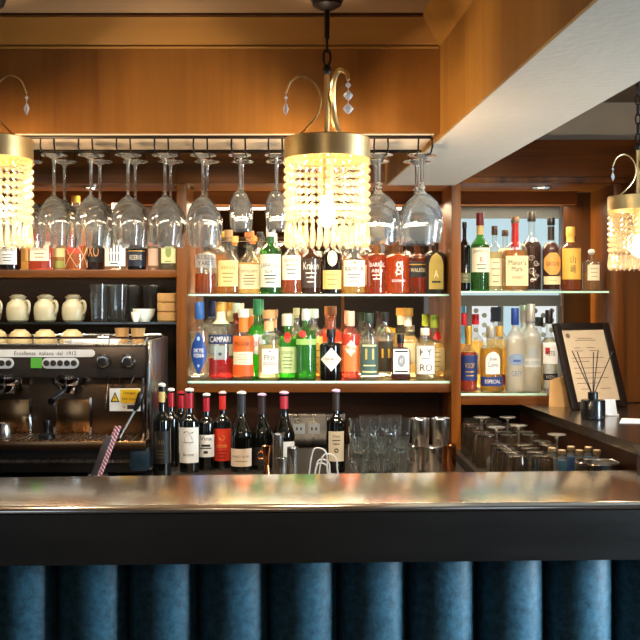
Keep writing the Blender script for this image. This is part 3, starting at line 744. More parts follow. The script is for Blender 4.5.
bottle('green whisky bottle with a tall cream label', 270.5, Y, Z, 22, 226, 'tall', GRN, L('#58a02e', .35), .55, [lab(.10, .58, P('#f0ead2'), .93, t=[('LAPHROAIG', .66, .13, .86, INK), ('ISLAY', .48, .1, .5, INK)] + lines(INK, .15, .35, 3))], cap(P('#e6e3da'), .16), (P('#2c5e2a'), .74, .86), group=g)
bottle('clear bottle with cream label just left of the dark olive bottle', 291.5, Y, Z, 20, 230, 'round', CLEAR, L('#c8702e', .4), .35, [lab(.22, .60, P('#f4ead0'), .93, t=[('GLENMORE', .8, .12, .75, INK)] + lines(INK, .25, .6, 3))], cap(GOLD), group=g)
bottle('dark olive amber bottle with white lettering below the lamp', 311, Y, Z, 20, 230, 'round', G('#a5701e', .1), L('#94601c', .5), .6, [lab(.1, .55, G('#8a5a1a', .3), .9, t=[('Kraken', .75, .25, .85, WHITE)] + lines(WHITE, .2, .5, 3))], cap(BLACK), group=g)
bottle('brown bottle with an oval cream badge over a gold label', 332, Y, Z, 20, 232, 'tall', BROWNB, DARKAMB, .6, [lab(.08, .38, P('#e8c678'), .92, t=lines(P('#7a5a20'), .25, .75, 3)), lab(.44, .70, P('#f0e2bc'), .5, 'oval')], cap(P('#d9cfa8')), group=g)
bottle('clear bottle of pale whisky with a white label marked in black', 354, Y, Z, 23, 236, 'round', CLEAR, L('#f0cd74', .4), .5, [lab(.13, .58, P('#f6f1e2'), .93, t=[('o', .9, .1, .14, GOLD), ('RAMPUR', .66, .17, .85, P('#3a3632'))] + lines(P('#6a6050'), .2, .45, 3))], cap(P('#e8e4da'), .12), group=g)
bottle('amber bottle with white printed lettering in the middle of the shelf', 376.5, Y, Z, 20.5, 232, 'shouldered', G('#f0c18a', .05), L('#cf8a3a', .35), .62, [lab(.18, .58, G('#f6e0c0', .02), .9, t=[('BARREL', .72, .16, .8, WHITE), ('AGED', .48, .14, .6, WHITE)] + lines(WHITE, .15, .3, 2))], cap(BLACK, .1), group=g)
bottle('wide orange amber bottle with a white scripted letter', 397.5, Y, Z, 25, 233, 'shouldered', G('#f4c794', .05), L('#e09a44', .35), .64, [lab(.12, .6, G('#f8e4c4', .02), .86, t=[('g', .62, .45, .3, WHITE), ('BOURBON', .2, .09, .6, WHITE)])], cap(CORK, .12, 1.3, 'cork'), group=g)
bottle('square amber bottle with a slanted black label', 417, Y, Z, 19, 238, 'square', G('#e0a05a', .06), L('#cc8038', .35), .6, [lab(.30, .58, BLACKM, .96, t=[('=', .8, .07, .9, GOLD), ('WALKER', .45, .25, .8, P('#d8c9a0'))])], cap(BLACK), group=g)
bottle('broad dark bottle with an arched gold label at the glass shelf end', 435, Y, Z, 21, 234, 'square', G('#7a5a1e', .1), L('#5a3a10', .6), .66, [lab(.08, .68, P('#b39a4a', .4, .3), .68, 'arch', t=[('A', .42, .2, .3, P('#f0e2b0')), ('=', .2, .05, .6, INK)])], cap(BLACK, .1, 1.6), group=g)
for i, (px, w_, top, kd, gl_, lq, lm) in enumerate(((218, 17, 228, 'tall', CLEAR, WHK, '#e4d4a4'), (260, 17, 232, 'tall', CLEAR, PALE, '#d8c48a'), (301, 16, 226, 'tall', CLEAR, AMB, '#c9853a'), (343, 16, 232, 'round', CLEAR, WHK, '#cfae62'), (366, 15, 230, 'tall', CLEAR, AMB, '#e6dcc0'), (408, 16, 236, 'tall', BROWNB, DARKAMB, '#c8a24a'))):
    lb_ = ['yellow bottle glimpsed behind the block label and amber label bottles', 'pale bottle glimpsed behind the pot shaped and green bottles', 'amber bottle glimpsed behind the lamp beside the dark olive bottle', 'golden bottle glimpsed behind the badge and white label bottles', 'slim bottle glimpsed behind the white label and amber lettered bottles', 'brown bottle glimpsed behind the orange amber and slanted label bottles'][i]
    bottle(lb_, px, Y + .11, Z, w_, top, kd, gl_, lq, .6, [lab(.15, .45, P(lm), .9)], cap(BLACK if i % 2 else GOLD), group=g)

# centre lower shelf, front row (z = 1.248)
Z = 1.2485; Y = 4.035; YR = 4.15; g = 'bottles on the lower middle shelf'
bottle('clear vodka bottle with a blue diamond label beside the left upright', 199.5, Y, Z, 20, 302, 'straight', CLEAR, WAT, .62, [lab(.08, .62, P('#123c84', .4), .80, 'lens', t=[('o', .84, .1, .2, P('#8fb0e0')), ('SKYE', .56, .09, .62, WHITE), ('VODKA', .44, .09, .66, WHITE), ('o', .2, .07, .14, P('#8fb0e0'))])], cap(P('#2a5a9a', .4), .22, 1.45), group=g)
bottle('clear bottle with a dark blue band and red liquid in its base', 221, Y, Z, 25, 302, 'straight', CLEAR, L('#d8281c', .5), .27, [lab(.46, .58, NAVY, .97, t=[('CAMPARI', .5, .62, .84, WHITE)]), lab(.26, .44, G('#cfe8ea', .6), .5, t=[('o', .4, .24, .3, P('#3a4a5a'))])], cap(P('#e0a850', .4, .2), .12, 1.3), (P('#e9dcb4'), .72, .88), group=g)
bottle('rum bottle with orange arched labels at top and bottom', 243.5, Y, Z, 21.5, 309, 'shouldered', CLEAR, L('#d98a3a', .4), .62, [lab(.40, .62, P('#e0661e'), .95, t=[('MAHIKI', .5, .3, .8, P('#3a1a0a'))]), lab(.22, .40, P('#eadcbc'), .9, t=lines(P('#8a5a3a'), .2, .8, 4)), lab(.06, .22, P('#dd5a1c'), .95)], cap(P('#e9e2cc'), .12, 1.3), (P('#e87a2a'), .68, .88), group=g)
bottle('clear gin bottle with a white square label reading PINK', 269, Y, Z, 22.5, 310, 'shouldered', CLEAR, L('#f3dfa4', .35), .5, [lab(.10, .45, WHITE, .72, u=.12, t=[('o', .9, .08, .1, INK), ('PINK', .64, .24, .72, P('#3a3a3a')), ('PEPPER', .36, .2, .8, P('#c05a5a'))])], cap(CORK, .18, 1.25, 'cork'), (P('#e8b684'), .70, .84), group=g)
bottle('squat green gin bottle with a red seal and pale label', 287.5, Y, Z, 19.5, 314, 'shouldered', GRN2, LGRN, .66, [lab(.10, .50, P('#bfd19a'), .86, t=[('LONDON', .78, .12, .7, P('#4a6a3a'))] + lines(P('#5a7a4a'), .2, .6, 4)), lab(.56, .73, P('#c8281e'), .34, 'oval')], cap(P('#e2e0d4', .3, .2), .18, 1.6), group=g)
bottle('tall ribbed green gin bottle with a small red seal', 306, Y, Z, 21, 309, 'tall', GRN2, LGRN, .62, [lab(.60, .70, P('#c4302a'), .34, 'oval', u=-.35), lab(.50, .58, P('#9acb6a'), .95)], cap(P('#d8dcd4', .25, .3), .16, 1.35), group=g)
bottle('black apothecary gin bottle with a white diamond label', 331, Y, Z, 22.5, 329, 'apoth', P('#0d0806', .1, coat=.4), None, 0, [lab(.18, .64, P('#efe6d8'), .92, 'diamond', t=[('HENDRICKS', .52, .12, .7, INK), ('GIN', .34, .09, .2, INK)])], cap(BLACK, .16, 1.25), group=g)
bottle('pink orange gin bottle with a pale diamond label', 350.5, Y, Z, 18, 311, 'straight', G('#f6b8a0', .1), PINKL, .66, [lab(.12, .50, P('#ee7a3e'), .95, t=[('EDEN', .80, .14, .5, WHITE)]), lab(.34, .58, P('#f6d9c2'), .8, 'diamond', t=[('ROSE', .5, .2, .5, P('#c05030'))])], cap(P('#eeb9a0'), .22, 1.5), group=g)
bottle('clear gin bottle with a dark teal label and gold figures', 369, Y, Z, 19, 313, 'straight', CLEAR, WAT, .6, [lab(.08, .55, P('#44605a'), .92, t=[('||', .66, .34, .5, P('#d0b060')), ('=', .93, .06, .8, P('#e0d6a0')), ('=', .3, .04, .7, P('#e0d6a0')), ('=', .1, .05, .8, P('#e0d6a0'))])], cap(P('#24382c'), .15, 1.6), group=g)
bottle('small square amber brown bottle with a white picture label', 400.5, Y, Z, 19, 334, 'square', G('#b0602a', .1), L('#8a3a10', .5), .7, [lab(.14, .68, P('#e6e6e6'), .84, t=[('o', .52, .5, .48, P('#8f959c')), ('47', .52, .2, .22, P('#e6e6e6')), ('=', .9, .06, .8, INK), ('=', .1, .06, .8, INK)])], cap(BLACK, .2, 1.25), group=g)
bottle('clear gin bottle with a white label reading KYRÖ', 425, Y, Z, 20, 328, 'apoth', CLEAR, L('#f0e4c0', .3), .6, [lab(.12, .66, P('#f1ece2'), .9, t=[('KY', .78, .24, .66, INK), ('=', .56, .03, .5, GREY), ('RÖ', .26, .3, .66, INK)])], cap(P('#e8e0c8'), .14, 1.5), group=g)
# rear row
bottle('bottle with a dark blue cap behind the blue diamond and red liquid bottles', 212, YR, Z, 16, 301, 'tall', CLEAR, WAT, .6, [lab(.3, .5, P('#c9d6e0'), .9)], cap(P('#1c2a5c'), .2, 1.7), group=g)
bottle('dark red necked bottle with a white cap behind the orange label rum', 236.5, YR, Z, 16, 303, 'tall', CLEAR, L('#7a2a1a', .5), .7, [lab(.3, .55, P('#efe6d8'), .9)], cap(WHITE, .13, 1.6), (P('#7a2418'), .72, .86), group=g)
bottle('green liqueur bottle with a white round badge behind the rum', 257, YR, Z, 19, 299, 'round', GRN2, LGRN, .66, [lab(.30, .56, P('#e9ecec'), .7, 'oval', t=[('JB', .5, .3, .4, P('#b02a4a'))])], cap(P('#2d7a4c'), .2, 1.35), group=g)
bottle('clear bottle with a silver stopper behind the two green gin bottles', 296.5, YR, Z, 15, 308, 'tall', CLEAR, WAT, .6, [], cap(P('#d0b48a'), .14, 1.4, 'cork'), group=g)
bottle('clear bottle with a white cap and yellow strip label behind the black bottle', 314.5, YR, Z, 18, 309, 'tall', CLEAR, L('#e9b450', .4), .6, [lab(.1, .6, P('#e8c060'), .9, t=lines(P('#9a6a20'), .2, .8, 4))], cap(P('#eeece4'), .13, 1.6), group=g)
bottle('orange pink bottle with a copper stopper behind the black bottle', 331, YR, Z, 23, 306, 'shouldered', G('#f3c09a', .1), L('#e8854a', .5), .68, [lab(.2, .5, P('#e8b48a'), .9)], cap(P('#9a5a28', .4), .18, 1.0, 'cork'), group=g, nb=(.58, .68))
bottle('clear bottle with a dark cap and black yellow label behind the teal label gin', 385, YR, Z, 17, 312, 'straight', CLEAR, WAT, .6, [lab(.1, .56, P('#3a3426'), .95, t=[('||', .6, .3, .5, P('#d8a93a'))])], cap(P('#2a2022'), .15, 1.6), group=g)
bottle('large clear bottle with an orange and white stopper behind the small brown bottle', 408, YR, Z, 24, 308, 'cask', CLEAR, L('#f2d89a', .35), .6, [lab(.2, .5, P('#efdca8'), .9)], cap(P('#e29a4a'), .12, 1.7), (P('#f0e8da'), .74, .88), group=g)
bottle('clear bottle with a lime green cap and a red seal at the shelf end', 434.5, YR, Z, 21, 315, 'cask', CLEAR, L('#f3d890', .35), .55, [lab(.12, .48, P('#f0d998'), .9, t=lines(P('#a08040'), .2, .8, 4)), lab(.6, .74, P('#c4261e'), .5, 'oval', u=.25)], cap(P('#9aae3a'), .2, 1.35), group=g)
bottle('little clear bottle with a yellow cap behind the small brown bottle', 392.5, 4.21, Z, 13, 328, 'round', CLEAR, PALE, .6, [], cap(P('#dfae3a'), .1, 1.6), group=g)

# right upper glass shelf (z = 1.606)
Z = 1.6065; Y = 4.08; g = 'whiskey bottles on the right glass shelf'
bottle('dark bottle against the post at the left end of the whiskey shelf', 464.5, Y, Z, 11.5, 222, 'tall', DGLASS, None, 0, [lab(.12, .26, P('#6a6a4a'), .9, t=lines(P('#c8c0a0'), .3, .7, 2))], cap(BLACK), group=g)
bottle('green whiskey bottle with cream label and dark red capsule', 480, Y, Z, 19, 213, 'round', GRN, L('#2f8a2a', .4), .6, [lab(.24, .55, P('#efe6c8'), .95, t=[('JAMESON', .84, .15, .86, INK), ('R', .5, .24, .18, RED)] + lines(INK, .14, .3, 2))], cap(P('#6a1420'), .16, 1.25), (P('#c8b070'), .72, .84), group=g)
bottle('slim clear whiskey bottle with a cream label between green and red wax bottles', 494.5, Y, Z, 15, 226, 'tall', CLEAR, PALE, .6, [lab(.08, .5, P('#f0e4bc'), .9, t=lines(P('#8a7a50'), .15, .85, 4))], cap(P('#3a2a1a'), .14, 1.3), group=g)
mk = bottle('square bourbon bottle with a red wax neck and cream label', 515, Y, Z, 24, 217, 'square', CLEAR, L('#dfa04c', .3), .55, [lab(.07, .47, P('#f1e0b0'), .93, t=[("Maker's", .78, .18, .78, INK), ('Mark', .56, .17, .5, INK), ('WHISKY', .28, .1, .5, P('#8a3a1a'))])], cap(P('#7a5a3a'), .08, .95), group=g, nb=(.44, .66))
H_ = wz(217, Y) - Z
wax = MB(); rr = .0152
wax.lathe([(rr, .60 * H_), (rr * 1.04, .62 * H_), (rr * .92, .74 * H_), (rr * .8, .86 * H_), (rr * .95, .88 * H_), (rr * .95, .915 * H_), (0, .92 * H_)], 20)
for k in range(6):
    a = k * PI / 3 + .3; ln = .10 + .05 * (k % 3)
    wax.tube([(rr * math.cos(a), rr * math.sin(a), .64 * H_), (rr * 1.02 * math.cos(a), rr * 1.02 * math.sin(a), (.62 - ln * .4) * H_), (rr * 1.12 * math.cos(a), rr * 1.12 * math.sin(a), (.62 - ln * .7) * H_)], .0035, 6)
wax.build('red_wax', P('#c51a20', .3, coat=.4), mk)
sb = bottle('tall clear bottle of dark spirit with white scroll etching', 531.5, Y, Z, 20, 212, 'round', CLEAR, L('#4a1c0c', .45), .62, [lab(.1, .56, G('#e8d8d0', .02), .8, t=lines(WHITE, .1, .1, 1, .4))], cap(P('#15100c'), .12, 1.25), group=g)
mb = MB(); rs = 10 * 4.08 / F + .001
def curl(u, v, r, turns, d):
    pts = []
    for i in range(19):
        a_ = d * turns * 2 * PI * i / 18; q = r * (1 - .75 * i / 18); x_ = u + q * math.cos(a_); pts.append((x_, -math.sqrt(max(0, rs * rs - x_ * x_)), v + q * math.sin(a_)))
    mb.tube(pts, .0009, 5)
for u_, v_, r_, d_ in ((-.010, .135, .013, 1), (.010, .115, .013, -1), (-.008, .085, .015, -1), (.011, .06, .012, 1), (-.006, .045, .010, 1)): curl(u_, v_, r_, 1.4, d_)
mb.build('white_scrolls', WHITE, sb)
bottle('dark amber bottle with a gold and red diamond label', 551, Y, Z, 18.5, 218, 'round', CLEAR, L('#6a2a10', .45), .66, [lab(.22, .52, P('#d8a050'), .9, 'hex', t=[('GROUSE', .5, .18, .8, P('#7a1a14'))]), lab(.09, .2, P('#e9d8a8'), .9, t=lines(INK, .5, .5, 1))], cap(BLACK, .1), (P('#201812'), .70, .88), group=g)
bottle('squarish amber bottle with a gold label and black brush characters', 570.5, Y, Z, 20, 227, 'straight', G('#f0c890', .06), L('#c07c34', .4), .66, [lab(.18, .66, P('#dfae4c'), .94, t=[('山', .64, .26, .28, INK), ('崎', .34, .26, .28, INK)])], cap(P('#d8a648'), .14, 1.3), (P('#e0b45a'), .76, .86), group=g)
bottle('short clear bottle with a pale label at the right end of the whiskey shelf', 591.5, Y, Z, 18, 249, 'apoth', CLEAR, L('#e0b070', .3), .45, [lab(.25, .62, P('#e0d2b0'), .66, t=lines(P('#7a6a4a'), .25, .75, 3))], cap(P('#efece2', .3), .14, 1.2, 'ball'), group=g)
bottle('pale boxy bottle with tan label standing behind the red wax bottle', 505, Y + .11, Z, 17, 230, 'square', CLEAR, PALE, .6, [lab(.3, .7, P('#cbb58a'), .9, t=lines(P('#7a6240'), .3, .7, 3))], cap(P('#3a2c20'), .1), group=g)

# right lower shelf (z = 1.2)
Z = 1.2005; Y = 4.02; YR = 4.13; g = 'bottles on the lower right shelf'
bottle('cognac bottle with a blue label and an orange glow in its base', 468.5, Y, Z, 18, 326, 'round', CLEAR, L('#d8561c', .5), .6, [lab(.18, .56, P('#1c2f66'), .93, t=[('VSOP', .6, .2, .6, GOLD)] + lines(GOLD, .2, .35, 2))], cap(GOLD, .14, 1.25), (GOLD, .72, .86), group=g)
bottle('gold tequila bottle with a white crest label and a blue band', 491, Y, Z, 23, 326, 'squat', CLEAR, L('#f0c440', .45), .66, [lab(.10, .24, P('#223a7c'), .95, t=[('ESPECIAL', .5, .4, .7, WHITE)]), lab(.28, .62, P('#efeee6'), .62, 'arch', t=[('Jose', .66, .2, .5, NAVY), ('Cuervo', .42, .2, .7, NAVY)])], cap(P('#b9b7ac', .3, .5), .18, 1.35), group=g)
bottle('gold tequila bottle with a gold cap partly behind its neighbour', 499.5, Y + .07, Z, 18, 326, 'squat', CLEAR, L('#efc03c', .45), .66, [lab(.1, .26, P('#7a2430'), .95)], cap(P('#d9b25a', .35, .3), .16, 1.35), group=g)
bottle('tall frosted vodka bottle with a blue cap and blue picture', 515, Y, Z, 19, 308, 'tall', FROST, WAT, .6, [lab(.32, .46, P('#8fa6c8'), .8, 'hex', t=[('=', .4, .2, .5, P('#3f64a4'))]), lab(.18, .27, FROST, .9, t=[('GREY', .5, .7, .6, P('#5a7ab0'))])], cap(P('#27479a', .35), .2, 1.35), group=g)
bottle('frosted vodka bottle with a silver striped neck and curved pale band', 531, Y, Z, 19, 304, 'tall', FROST, L('#f0e8d0', .25), .6, [lab(.28, .38, P('#cfd4d2'), .9, t=[('BELVEDERE', .5, .4, .85, P('#8a96a4'))]), lab(.40, .5, P('#aab4bc'), .5, 'hex')], cap(P('#d6d4cc', .3, .4), .2, 1.4), (P('#8d949c'), .78, .8), group=g)
bottle('clear vodka bottle with a red square on its white label', 549, Y, Z, 18, 310, 'round', CLEAR, WAT, .66, [lab(.34, .60, P('#eeece8'), .8, t=[('KETEL', .5, .2, .62, INK)]), lab(.46, .54, RED, .24, u=-.38), lab(.14, .22, INK, .8, t=[('VODKA', .5, .5, .7, WHITE)])], cap(P('#1a1414'), .17, 1.3), group=g)
bottle('red capped bottle mostly hidden by the dark post', 464, YR, Z, 13, 313, 'tall', CLEAR, L('#eec070', .4), .6, [lab(.2, .5, P('#e9d9a8'), .9)], cap(P('#c41e2c'), .16, 1.4), group=g)
bottle('yellowish bottle with a bright red cap behind the cognac', 475.5, YR, Z, 16, 314, 'tall', CLEAR, L('#efc86a', .4), .64, [lab(.2, .5, P('#eedca8'), .9)], cap(P('#c41e2c'), .14, 1.5), group=g)
bottle('bottle with a large patterned navy cap behind the tequila', 496, 4.2, Z, 20, 307, 'tall', CLEAR, PALE, .6, [lab(.2, .5, P('#e0d4a8'), .9)], cap(P('#1d2c4a'), .18, 2.0), group=g)
bottle('frosted bottle with two pale stripes behind the tall vodka bottles', 524, YR, Z, 20, 305, 'tall', FROST, WAT, .6, [], cap(P('#c9cac4', .3, .3), .2, 1.5), group=g)
bottle('bottle with a short dark cap behind the red square vodka', 539, 4.2, Z, 16, 317, 'round', CLEAR, PALE, .6, [lab(.2, .5, P('#d9d0b8'), .9)], cap(P('#2c2a2e'), .13, 1.9), group=g)

# wine bottles on the back counter (z = 0.95)
Z = .9505; g = 'wine bottles on the back counter'
BORD = P('#0b0c09', .07, coat=.5); WB = dict(name='wine_bottle', group=g)
PINKT = P('#c9a0c0', .5); WT = P('#e3e0d6', .5); CAPS = P('#a3182a', .35)
def wine(label, px, Y, w, top, kind, labels, top_m, foil_m, f0=.76, f1=.94):
    bottle(label, px, Y, Z, w, top, kind, BORD, None, 0, labels, cap(top_m, .035, 1.25, 'dome'), (foil_m, f0, f1) if foil_m else None, **WB)
INKR = P('#5a4a4a')
wine('dark wine bottle with a gold neck label nearest the coffee machine', 162, 3.47, 17.5, 383, 'wine', [lab(.16, .5, P('#15120e'), .93, t=[('30', .66, .12, .4, P('#6a5a3a'))] + lines(P('#4a3c26'), .2, .4, 3)), lab(.80, .91, P('#d9c07a'), .97, t=[('o', .5, .6, .6, P('#8a5a20'))], n='neck_label')], WT, BLACK, .78, .95)
wine('red capped wine bottle behind the gold necked bottle', 171, 3.72, 16, 388, 'wine', [], WT, CAPS)
wine('red capped wine bottle with white label peeping out behind its neighbour', 181, 3.85, 18, 391, 'wine', [lab(.13, .55, P('#e9e4da'), .93)], CAPS, CAPS)
wine('wine bottle with a tall white label showing an engraved drawing', 189.5, 3.6, 20, 388, 'wine', [lab(.12, .54, P('#ece8e0'), .95, t=[('~', .86, .07, .5, INKR), ('o', .66, .3, .46, P('#c9c3c0')), ('=', .58, .03, .55, P('#a09896')), ('Barone', .24, .09, .55, P('#4a3a3c'))])], WT, CAPS)
wine('wine bottle with a white label of handwritten script', 206.5, 3.66, 17, 393, 'wine', [lab(.17, .46, P('#efeae2'), .95, t=[('Vina', .84, .18, .74, INK), ('=', .52, .10, .55, INK), ('=', .40, .05, .7, INK), ('=', .22, .12, .26, INK)])], WT, CAPS)
wine('wine bottle with a bright orange red label', 222.5, 3.64, 17.5, 391, 'wine', [lab(.10, .52, P('#d23a22'), .95, t=[('o', .72, .16, .4, P('#e0853a')), ('ROSSO', .46, .09, .6, P('#e9b060'))] + lines(P('#8a1a10'), .1, .3, 3))], P('#d9a8b0'), P('#c42a20'))
wine('sloping shouldered wine bottle with a low cream label', 241.5, 3.62, 21.5, 391, 'burg', [lab(.07, .29, P('#ecd9c2'), .95, t=[('PINOT NOIR', .56, .13, .8, P('#7a5a40')), ('=', .3, .04, .6, P('#a08060'))])], WT, P('#2b3038'), .72, .95)
wine('sloping dark wine bottle with a mauve stopper behind the metal measures', 262, 3.66, 21, 393, 'burg', [lab(.06, .3, P('#201a18'), .95)], PINKT, P('#2e2024'), .72, .95)
wine('sloping wine bottle with mauve stopper and red and white neck', 284, 3.62, 22, 391, 'burg', [lab(.14, .38, P('#eceae6'), .95)], PINKT, P('#a8283a'), .78, .94)
wine('wine bottle with mauve stopper standing alone by the crystal tumblers', 336, 3.6, 19, 389, 'wine', [lab(.14, .50, P('#e4d9c0'), .8, t=[('Vino', .84, .1, .5, INKR), ('o', .36, .16, .3, P('#6a5a44'))] + lines(INKR, .58, .7, 2))], PINKT, P('#2a201e'), .74, .95)

# ------------------------------------------------------------------ ceramics and glasses on the thin shelf (z = 1.482)
Z = 1.4825; Y = 4.12
CER = plaster('glazed_stoneware', '#aaa286', .3); CER2 = P('#a9834f', .5)
def jug(px, label, Y=Y):
    t = thing('jug', label, 'jug', (wx(px, Y), Y, Z), -.3, group='cream pottery jugs')
    MB().lathe([(0, 0), (.036, 0), (.043, .006), (.0475, .03), (.0475, .056), (.042, .074), (.031, .085), (.029, .092), (.034, .1), (.035, .103), (.029, .102), (.025, .092), (.028, .086), (.038, .07), (.042, .05), (.038, .012), (0, .008)], 28).build('body', CER, t)
    MB().tube(bez([(.037, -.006, .078), (.051, -.010, .084), (.061, -.012, .068), (.057, -.010, .042), (.044, -.006, .026)], 6), .0058, 8).build('handle', CER, t)
    MB().lathe([(0, .099), (.026, .1), (.026, .108), (.012, .112), (0, .112)], 20).build('lid', CER, t)
for px, l in ((-10, 'cream pottery jug cut by the left picture edge'), (18, 'cream pottery jug first in full from the left edge'), (45.5, 'cream pottery jug in the middle of the row'), (73.5, 'cream pottery jug beside the glass tumblers')): jug(px, l)
TG = RG(haze=.012)
def tumbler_prof(r0, r1, h, th=.002): return [(0, .002), (r0 * .9, .0), (r0, .003), (r1, h), (r1 - th, h), (r0 - th, .012), (0, .010)]
def tumbler(px, Y, z, r0, r1, h, label, group, rx=0):
    t = MB().lathe(tumbler_prof(r0, r1, h), 72).rib(12, .035, .004, h * .85).build('tumbler', TG, None, (wx(px, Y), Y, z))
    return tag(t, label, 'glass', group)
gg = 'tall tumblers on the thin shelf'
for px, YY, l in ((99, 4.08, 'tall clear tumbler on the thin shelf right of the jugs'), (119, 4.08, 'tall clear tumbler on the thin shelf left of the white bowl'), (108, 4.19, 'tall tumbler behind the two front tumblers'), (132, 4.2, 'tall tumbler behind the white bowl, left one'), (151, 4.2, 'tall tumbler behind the white bowl, right one')):
    tumbler(px, YY, Z, .031, .037, .152, l, gg)
def bowl(px, Y, z, r, h, m, label, group=None):
    t = MB().lathe([(0, .001), (r * .5, 0), (r * .55, .004), (r * .85, h * .45), (r, h), (r - .004, h), (r * .8, h * .5), (r * .45, .008), (0, .007)], 28).build('bowl', m, None, (wx(px, Y), Y, z))
    return tag(t, label, 'bowl', group)
bowl(144, 4.06, Z, .046, .052, P('#dfe3da', .3, coat=.3), 'small white porcelain bowl in front of the tumblers')
bowl(136, 4.02, Z, .02, .04, P('#e6e2d4', .3), 'tiny white porcelain dish beside the small white bowl')
for i, l in enumerate(('bottom', 'middle', 'top')):
    tag(MB().lathe([(0, .001), (.038, 0), (.043, .006), (.044, .036), (.040, .038), (.039, .010), (0, .008)], 28).build('ramekin', CER2, None, (wx(168, 4.07), 4.07, Z + .0385 * i)), 'brown stoneware ramekin, %s of the stack by the wooden upright' % l, 'bowl', 'stacked stoneware ramekins')

# ------------------------------------------------------------------ espresso machine
MY = 3.5; mx = lambda px: wx(px, MY)
em = thing('espresso_machine', 'large black and chrome two group espresso machine with steam wands', 'coffee machine', (0, MY, .951))
def mz(py): return wz(py, MY) - .951
xr = mx(146); xl = xr - .80
DK = metal('dark_steel', '#5c4a3a', .28, .05); mb = MB()
mb.box(xl, xr, .10, .44, .10, mz(378), bev=.008).build('body', DK, em)
MB().box(xl, xr, .0, .44, mz(378), mz(346), bev=.006).build('control_panel', P('#453d38', .3, .6), em)
MB().box(xl, xr + .002, .0, .44, mz(346) + .0002, mz(344), bev=.002).build('cup_tray', STEEL, em)
tr_ = MB()
for y in (.02, .42): tr_.tube([(xl, y, mz(338)), (xr, y, mz(338))], .004, 8)
for x in [xl + (xr - xl) * i / 6 for i in range(7)]:
    for y in (.02, .42): tr_.tube([(x, y, mz(344)), (x, y, mz(338))], .003, 6)
tr_.tube([(xr, .02, mz(338)), (xr, .42, mz(338))], .004, 8)
tr_.build('cup_rail', CHROME, em)
# white name plate with rounded end and lettering
def stadium(x0, x1, z0, z1, y0, y1, both=False):
    r = (z1 - z0) / 2; zc = (z0 + z1) / 2
    pts = [(x1 - r + r * math.sin(PI * i / 10), zc - r * math.cos(PI * i / 10)) for i in range(11)]
    pts += [(x0 + r - r * math.sin(PI * i / 10), zc + r * math.cos(PI * i / 10)) for i in range(11)] if both else [(x0, z1), (x0, z0)]
    return MB().prism(pts, y0, y1)
pl = stadium(xl + .02, mx(95), mz(357), mz(349.5), -.003, .001).build('name_plate', P('#d9d8d6', .35), em)
mb = MB(); put_text(mb, 'Eccellenza  italiana  dal  1912', mx(45.5), mz(353.2), mx(76) - mx(14), .0135, lambda u, v: (u, -.0037, v)); mb.build('lettering', INK, pl, smooth=0)
for x0, x1 in ((42, 79), (-24, 14)):
    p = stadium(mx(x0), mx(x1), mz(368.5), mz(357.8), -.004, .001, True).build('button_panel', P('#cfd2d4', .3), em)
    for i in range(5):
        c_ = mx(x0) + (mx(x1) - mx(x0)) * (.13 + .185 * i)
        MB().lathe([(0, 0), (.0105, 0), (.0105, .004), (.008, .006), (0, .006)], 14, Tr(c_, -.004, mz(363)) @ Rx(PI / 2)).build('button', INK, p)
MB().box(mx(31), mx(42), -.003, .001, mz(368), mz(357.8)).build('green_sticker', P('#55a83a', .45), em)
for px in (104.5, 129):
    kb = MB().lathe([(.012, 0), (.026, .002), (.0275, .012), (.022, .03), (.018, .034), (0, .035)], 22, Tr(mx(px), 0, mz(361)) @ Rx(PI / 2)).build('steam_knob', CHROME, em)
    MB().lathe([(0, .0352), (.015, .0352), (.015, .042), (.012, .045), (0, .045)], 18, Tr(mx(px), 0, mz(361)) @ Rx(PI / 2)).build('knob_cap', BLACK, kb)
# group heads with portafilters
for px in (66, 4):
    gh = MB().lathe([(0, mz(386)), (.052, mz(386)), (.060, mz(383)), (.062, mz(379)), (.062, mz(375)), (0, mz(375))], 26, Tr(mx(px), .055, 0)).build('group_head', CHROME, em)
    MB().lathe([(0, mz(394)), (.030, mz(394)), (.038, mz(389)), (.039, mz(386.2)), (0, mz(386.2))], 24, Tr(mx(px), .045, 0)).build('filter_basket', CHROME, gh)
    MB().tube([(mx(px) - .008, .012, mz(391)), (mx(px) - .014, -.06, mz(394)), (mx(px) - .02, -.13, mz(398))], [.007, .011, .012], 10).build('portafilter_handle', BLACK, gh)
    MB().box(mx(px) - .06, mx(px) + .065, .0955, .0995, mz(436), mz(402), bev=.001).build('splash_mirror', metal('splash_steel', '#b08a60', .2, .05), em)
    for s in (-.062, .068): MB().box(mx(px) + s - .004, mx(px) + s + .004, .088, .0985, mz(437), mz(400)).build('splash_edge', CHROME, em)
for pts in ([(108, 372, .01), (108, 392, -.02), (107, 408, -.03)], [(118, 374, .03), (118, 400, .03)], [(135, 372, .01), (131, 384, -.012)]):
    MB().tube([(mx(a), c_, mz(b)) for a, b, c_ in pts], .0042, 8).build('steam_wand', CHROME, em)
sg = MB().box(mx(111.5), mx(142), -.006, -.003, mz(410), mz(387.5)).build('warning_sign', P('#eeeee8', .4), em); sg.location = (0, -.03, 0)
MB().box(mx(122.5), mx(141), -.0072, -.006, mz(402), mz(388.5)).build('yellow_field', P('#f2c414', .4), sg)
MB().prism([(mx(112.6), mz(401)), (mx(121.4), mz(401)), (mx(117), mz(391))], -.0072, -.006).build('warning_triangle', INK, sg)
MB().prism([(mx(114.2), mz(400)), (mx(119.8), mz(400)), (mx(117), mz(393.4))], -.0078, -.0072).build('triangle_field', P('#f2c414', .4), sg)
mb = MB(); fn = lambda u, v: (u, -.0076, v)
